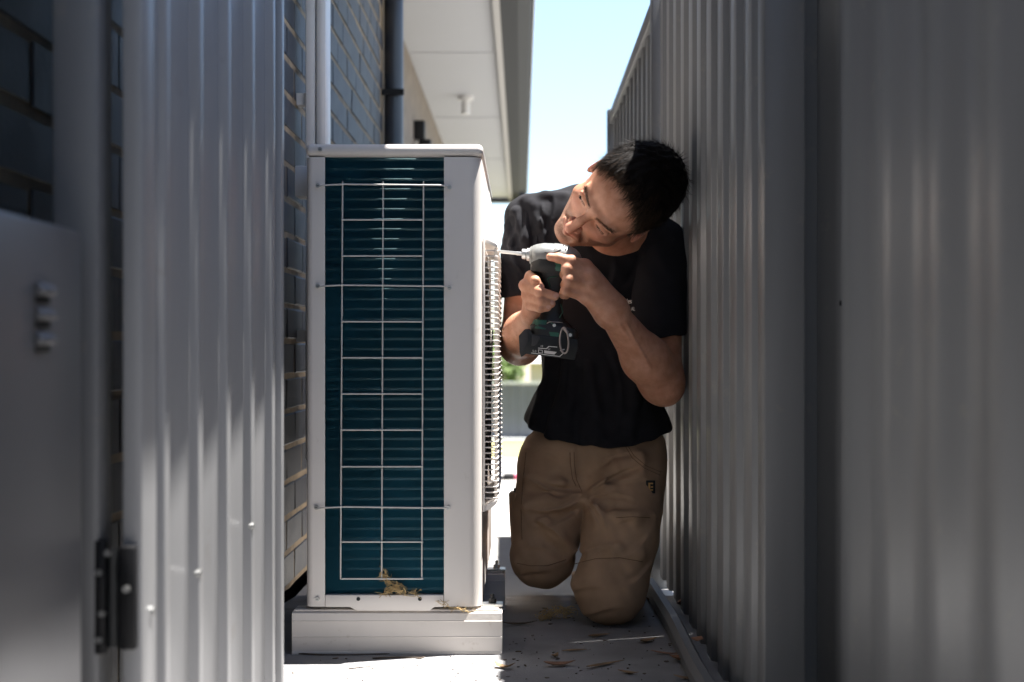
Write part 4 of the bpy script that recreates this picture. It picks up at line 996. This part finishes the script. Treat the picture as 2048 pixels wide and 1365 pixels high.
def dprism(poly, c0, c1):
    n = len(poly); return MB().add([dl(a, b, c0) for a, b in poly]+[dl(a, b, c1) for a, b in poly], [tuple(range(n))[::-1], tuple(range(n, 2*n))]+[(i, (i+1) % n, (i+1) % n+n, i+n) for i in range(n)])
bat = dpart(dprism(poly, -35, 36), 'battery', 'drillblack', bevel=0.0018)
dpart(dprism([(-65.4, -166), (-53, -151), (-48, -151), (-46, -170), (-61, -203), (-64.5, -196)], 36.5, 37.6), 'battery_cheek', 'charcoal', bat, bevel=0.0006)
dpart(dprism([(-40, -160), (-24, -160), (-22, -166), (-34, -181), (-41, -181)], 36.4, 38.0), 'release_button', 'charcoal', bat, bevel=0.0008)
def flat(quads, name, c=36.35):
    m = MB()
    for q in quads:
        m.add([dl(a, b, c) for a, b in q]+[dl(a, b, c-0.5) for a, b in q], [tuple(range(len(q))), tuple(range(len(q), 2*len(q)))[::-1]]+[(i, (i+1) % len(q), (i+1) % len(q)+len(q), i+len(q)) for i in range(len(q))])
    return dpart(m, name, 'printwhite', bat)
flat([[(-42, -194.5), (14, -195.5), (20, -190), (22, -190), (15, -197), (-42, -196)], [(-28, -183.4), (-12, -183), (-7, -178), (10, -177.6), (10, -179), (-6, -179.4), (-11, -184.6), (-28, -185)],
      [(-28, -187), (-19, -187), (-19, -188.2), (-28, -188.2)], [(-28, -192.6), (-19, -192.6), (-19, -193.6), (-28, -193.6)], [(-28, -188.2), (-26.8, -188.2), (-26.8, -192.6), (-28, -192.6)], [(-20.2, -188.2), (-19, -188.2), (-19, -192.6), (-20.2, -192.6)],
      [(-16, -187.4), (9, -188), (4, -193.6), (-16, -193.2)], [(15, -184), (24, -180), (25, -182), (16, -186)]], 'label_print')
for txt, a, b, sz in (('LI', -9, -185.6, 6.4), ('5.0', -40, -193.4, 6.6), ('18', -24, -181.5, 5.6)):
    mt = Matrix.Translation(dl(a, b, 36.6))@Matrix.Rotation(tilt, 4, 'Y')@ST@Matrix.Scale(DS, 4)
    text_mesh(txt, sz, 'label_text', 'printwhite', mt, bat)
ov = [(24+8.5*math.cos(t)*(1-.12*math.sin(t)), -164+25*math.sin(t), 43+3*math.cos(t)) for t in np.linspace(0, 2*math.pi, 28, endpoint=False)]
dpart(MB().tube([dl(*p) for p in ov], 0.0021, 8, closed=True), 'belt_hook', 'hookmetal', smooth=True)
dpart(MB().tube([dl(36, -152, 36), dl(36, -152, 41)], 0.0065, 14), 'hook_screw', 'drillblack', smooth='auto')
dpart(MB().tube([dl(36, -152, 41), dl(36, -152, 41.6)], 0.0036, 10), 'hook_screw_head', 'bolt', smooth='auto')
dpart(MB().tube([dl(36, -152, 36), dl(24, -141, 41)], 0.0030, 8), 'hook_arm', 'hookmetal', smooth=True)

# ------------------------------------------------------------------ leaves, straw, debris
def ground_pt(px, py, z=0.0):
    d = (H-z)*F/(py-CY); return W(px, py, d)
def leaf(px, py, ln, wd, ang, curl, m, label, z=0.0, group='dry leaves on the slab'):
    p = ground_pt(px, py, z); r = random.Random(int(px*7+py)); n = 7; vs = []
    for i in range(n):
        t = i/(n-1); s = (t-.5)*ln; wv = wd*math.sin(math.pi*min(1, max(.03, t**.8)))*.5+0.0004; h = 0.0015+curl*(2*t-1)**2*ln
        bnd = 0.18*ln*math.sin(2.2*t)
        for q, dh in ((-1, .35), (0, 0), (1, .35)):
            u, v = s, bnd+q*wv
            vs.append((p.x+u*math.cos(ang)-v*math.sin(ang), p.y+u*math.sin(ang)+v*math.cos(ang), z+h+abs(q)*dh*wv))
    fs = []
    for i in range(n-1):
        for q in range(2): fs.append((i*3+q, i*3+q+1, i*3+q+4, i*3+q+3))
    mb = MB().add(vs, fs); o = mb.build('dry_leaf', m, smooth=True)
    sm = o.modifiers.new('thickness', 'SOLIDIFY'); sm.thickness = 0.0006
    return tag(o, label, 'leaf', group)
leaf(1012, 1336, .050, .016, 2.3, .22, 'leafdry', 'curled yellow leaf nearest the mounting rail corner')
leaf(1113, 1316, .022, .014, 1.0, .3, 'leafdry', 'small upright yellow leaf in the light streak on the slab')
leaf(1120, 1335, .060, .022, .1, .15, 'leafred', 'broad orange brown leaf just below the small yellow one')
leaf(1215, 1335, .090, .012, .5, .05, 'leafdry', 'long thin dark leaf in the middle of the slab')
leaf(1255, 1350, .040, .012, -.6, .12, 'leafdry', 'pale tan leaf at the bottom edge of the slab')
leaf(1330, 1312, .060, .010, -.5, .10, 'leafred', 'thin red brown leaf stem lying before the edging rail')
leaf(1370, 1325, .060, .034, .2, .22, 'leafred', 'large curled red brown leaf against the edging rail')
leaf(1402, 1284, .045, .024, 1.1, .10, 'leafred', 'reddish leaf resting on top of the edging rail', z=0.042)
leaf(1150, 1305, .05, .010, .1, .04, 'leafdry', 'flat brown leaf lying beyond the light streak')
leaf(1300, 1286, .05, .018, .6, .12, 'leafdry', 'brown leaf in deep shade before the knee')
leaf(1040, 1253, .075, .014, .1, .10, 'debris', 'dark twisted leaf in shade beside the near mounting rail')
leaf(1305, 1205, .05, .016, -.4, .2, 'leafdry', 'pale leaf in the shade behind the knee, by the rail end')
leaf(1365, 1212, .035, .018, 1.3, .35, 'leafred', 'upright red leaf between rail and fence')
leaf(1372, 1362, .045, .012, -.4, .15, 'leafdry', 'tan leaf cut by the bottom edge of the photo')
leaf(1200, 1275, .05, .014, .3, .06, 'leafdry', 'faint brown leaf in the shade between the knees and the streak')
def twig(pts, r, label, m='debris'):
    mb = MB().tube([ground_pt(a, b, r)+Vector((0, 0, 0)) for a, b in pts], r, 5, r1=r*.5)
    return tag(mb.build('twig', m, smooth=True), label, 'twig', 'twigs on the slab')
twig([(596, 1307.5), (640, 1310), (700, 1310), (788, 1307.5)], .0018, 'long thin dark twig along the foot of the near mounting rail')
twig([(745, 1317), (800, 1315), (845, 1316), (850, 1313)], .0016, 'short forked twig in the shadow before the mounting rail')
twig([(697, 1338), (722, 1335), (743, 1333)], .0012, 'small dark twig on the sunlit concrete')
sp = MB(); r = random.Random(11)
for i in range(330):
    px, py = r.uniform(572, 1420), r.uniform(1205, 1364)
    p = ground_pt(px, py)
    if p.x > 0.30 or (p.y > 2.69 and p.x < -0.03): continue
    if r.random() < .45 and px < 985: continue
    s = r.uniform(.0008, .0034)*(1 if r.random() < .85 else 2); a = r.uniform(0, 6.3); e = r.uniform(.25, .8); h = r.uniform(.0005, .002)
    q = [(p.x+s*math.cos(a+t)*(1 if k % 2 else e), p.y+s*math.sin(a+t)*(1 if k % 2 else e)) for k, t in enumerate((0, 1.3, 2.5, 4.0, 5.2))]
    n = 5; sp.add([(u, v, 0.0002) for u, v in q]+[(u, v, h) for u, v in q], [tuple(range(n))[::-1], tuple(range(n, 2*n))]+[(i_, (i_+1) % n, (i_+1) % n+n, i_+n) for i_ in range(n)])
o = sp.build('debris', 'debris'); tag(o, 'scattered specks of dark debris on the slab', 'debris', kind='stuff')
def straw(name, label, pts, n, spread, rad, seed, grav=0.0, zmin=None):
    r = random.Random(seed); mb = MB(); pts = [Vector(p) for p in pts]
    for i in range(n):
        t = r.random()*(len(pts)-1); k = int(t); base = pts[k].lerp(pts[min(k+1, len(pts)-1)], t-k)
        d0 = (pts[min(k+1, len(pts)-1)]-pts[k]).normalized()
        c = base+Vector((r.gauss(0, spread), r.gauss(0, spread*.6), r.gauss(0, spread)))
        d = (d0*r.uniform(.4, 1.2)+Vector((r.gauss(0, .6), r.gauss(0, .4), r.gauss(0, .6)))).normalized(); L = r.uniform(.008, .026); cu = Vector((r.gauss(0, 1), r.gauss(0, 1), r.gauss(0, 1)))*L*.3
        P = [c-d*L*.5, c+cu*.5, c+d*L*.5]
        if zmin is not None: P = [Vector((p.x, p.y, max(p.z, zmin+rad))) for p in P]
        mb.tube(P, rad*r.uniform(.6, 1.3), 4)
    return tag(mb.build(name, 'straw'), label, 'straw')
yw = D0-0.004
straw('straw_clump', 'dry straw clump caught at the foot of the coil guard', [(ax(766), yw, az(1147)), (ax(775), yw, az(1160)), (ax(790), yw, az(1172)), (ax(800), yw, az(1178)), (ax(838), yw, az(1188))], 90, .0035, .0006, 21)
straw('straw_clump', 'second strand of dry straw at the coil foot, trailing to the left', [(ax(797), yw, az(1176)), (ax(780), yw, az(1182)), (ax(765), yw, az(1187))], 30, .0025, .0006, 22)
straw('straw_clump', 'golden straw tuft on sunlit concrete beside the kneeling leg', [ground_pt(1080, 1236, .006), ground_pt(1100, 1228, .012), ground_pt(1118, 1222, .02), ground_pt(1142, 1224, .014)], 110, .006, .0008, 23, zmin=0.0)
straw('straw_clump', 'wispy straw caught under the right corner of the air conditioner', [(ax(872), D0-.006, az(1200)), (ax(905), D0-.006, az(1216)), (ax(958), D0-.008, az(1222))], 22, .002, .0005, 24)
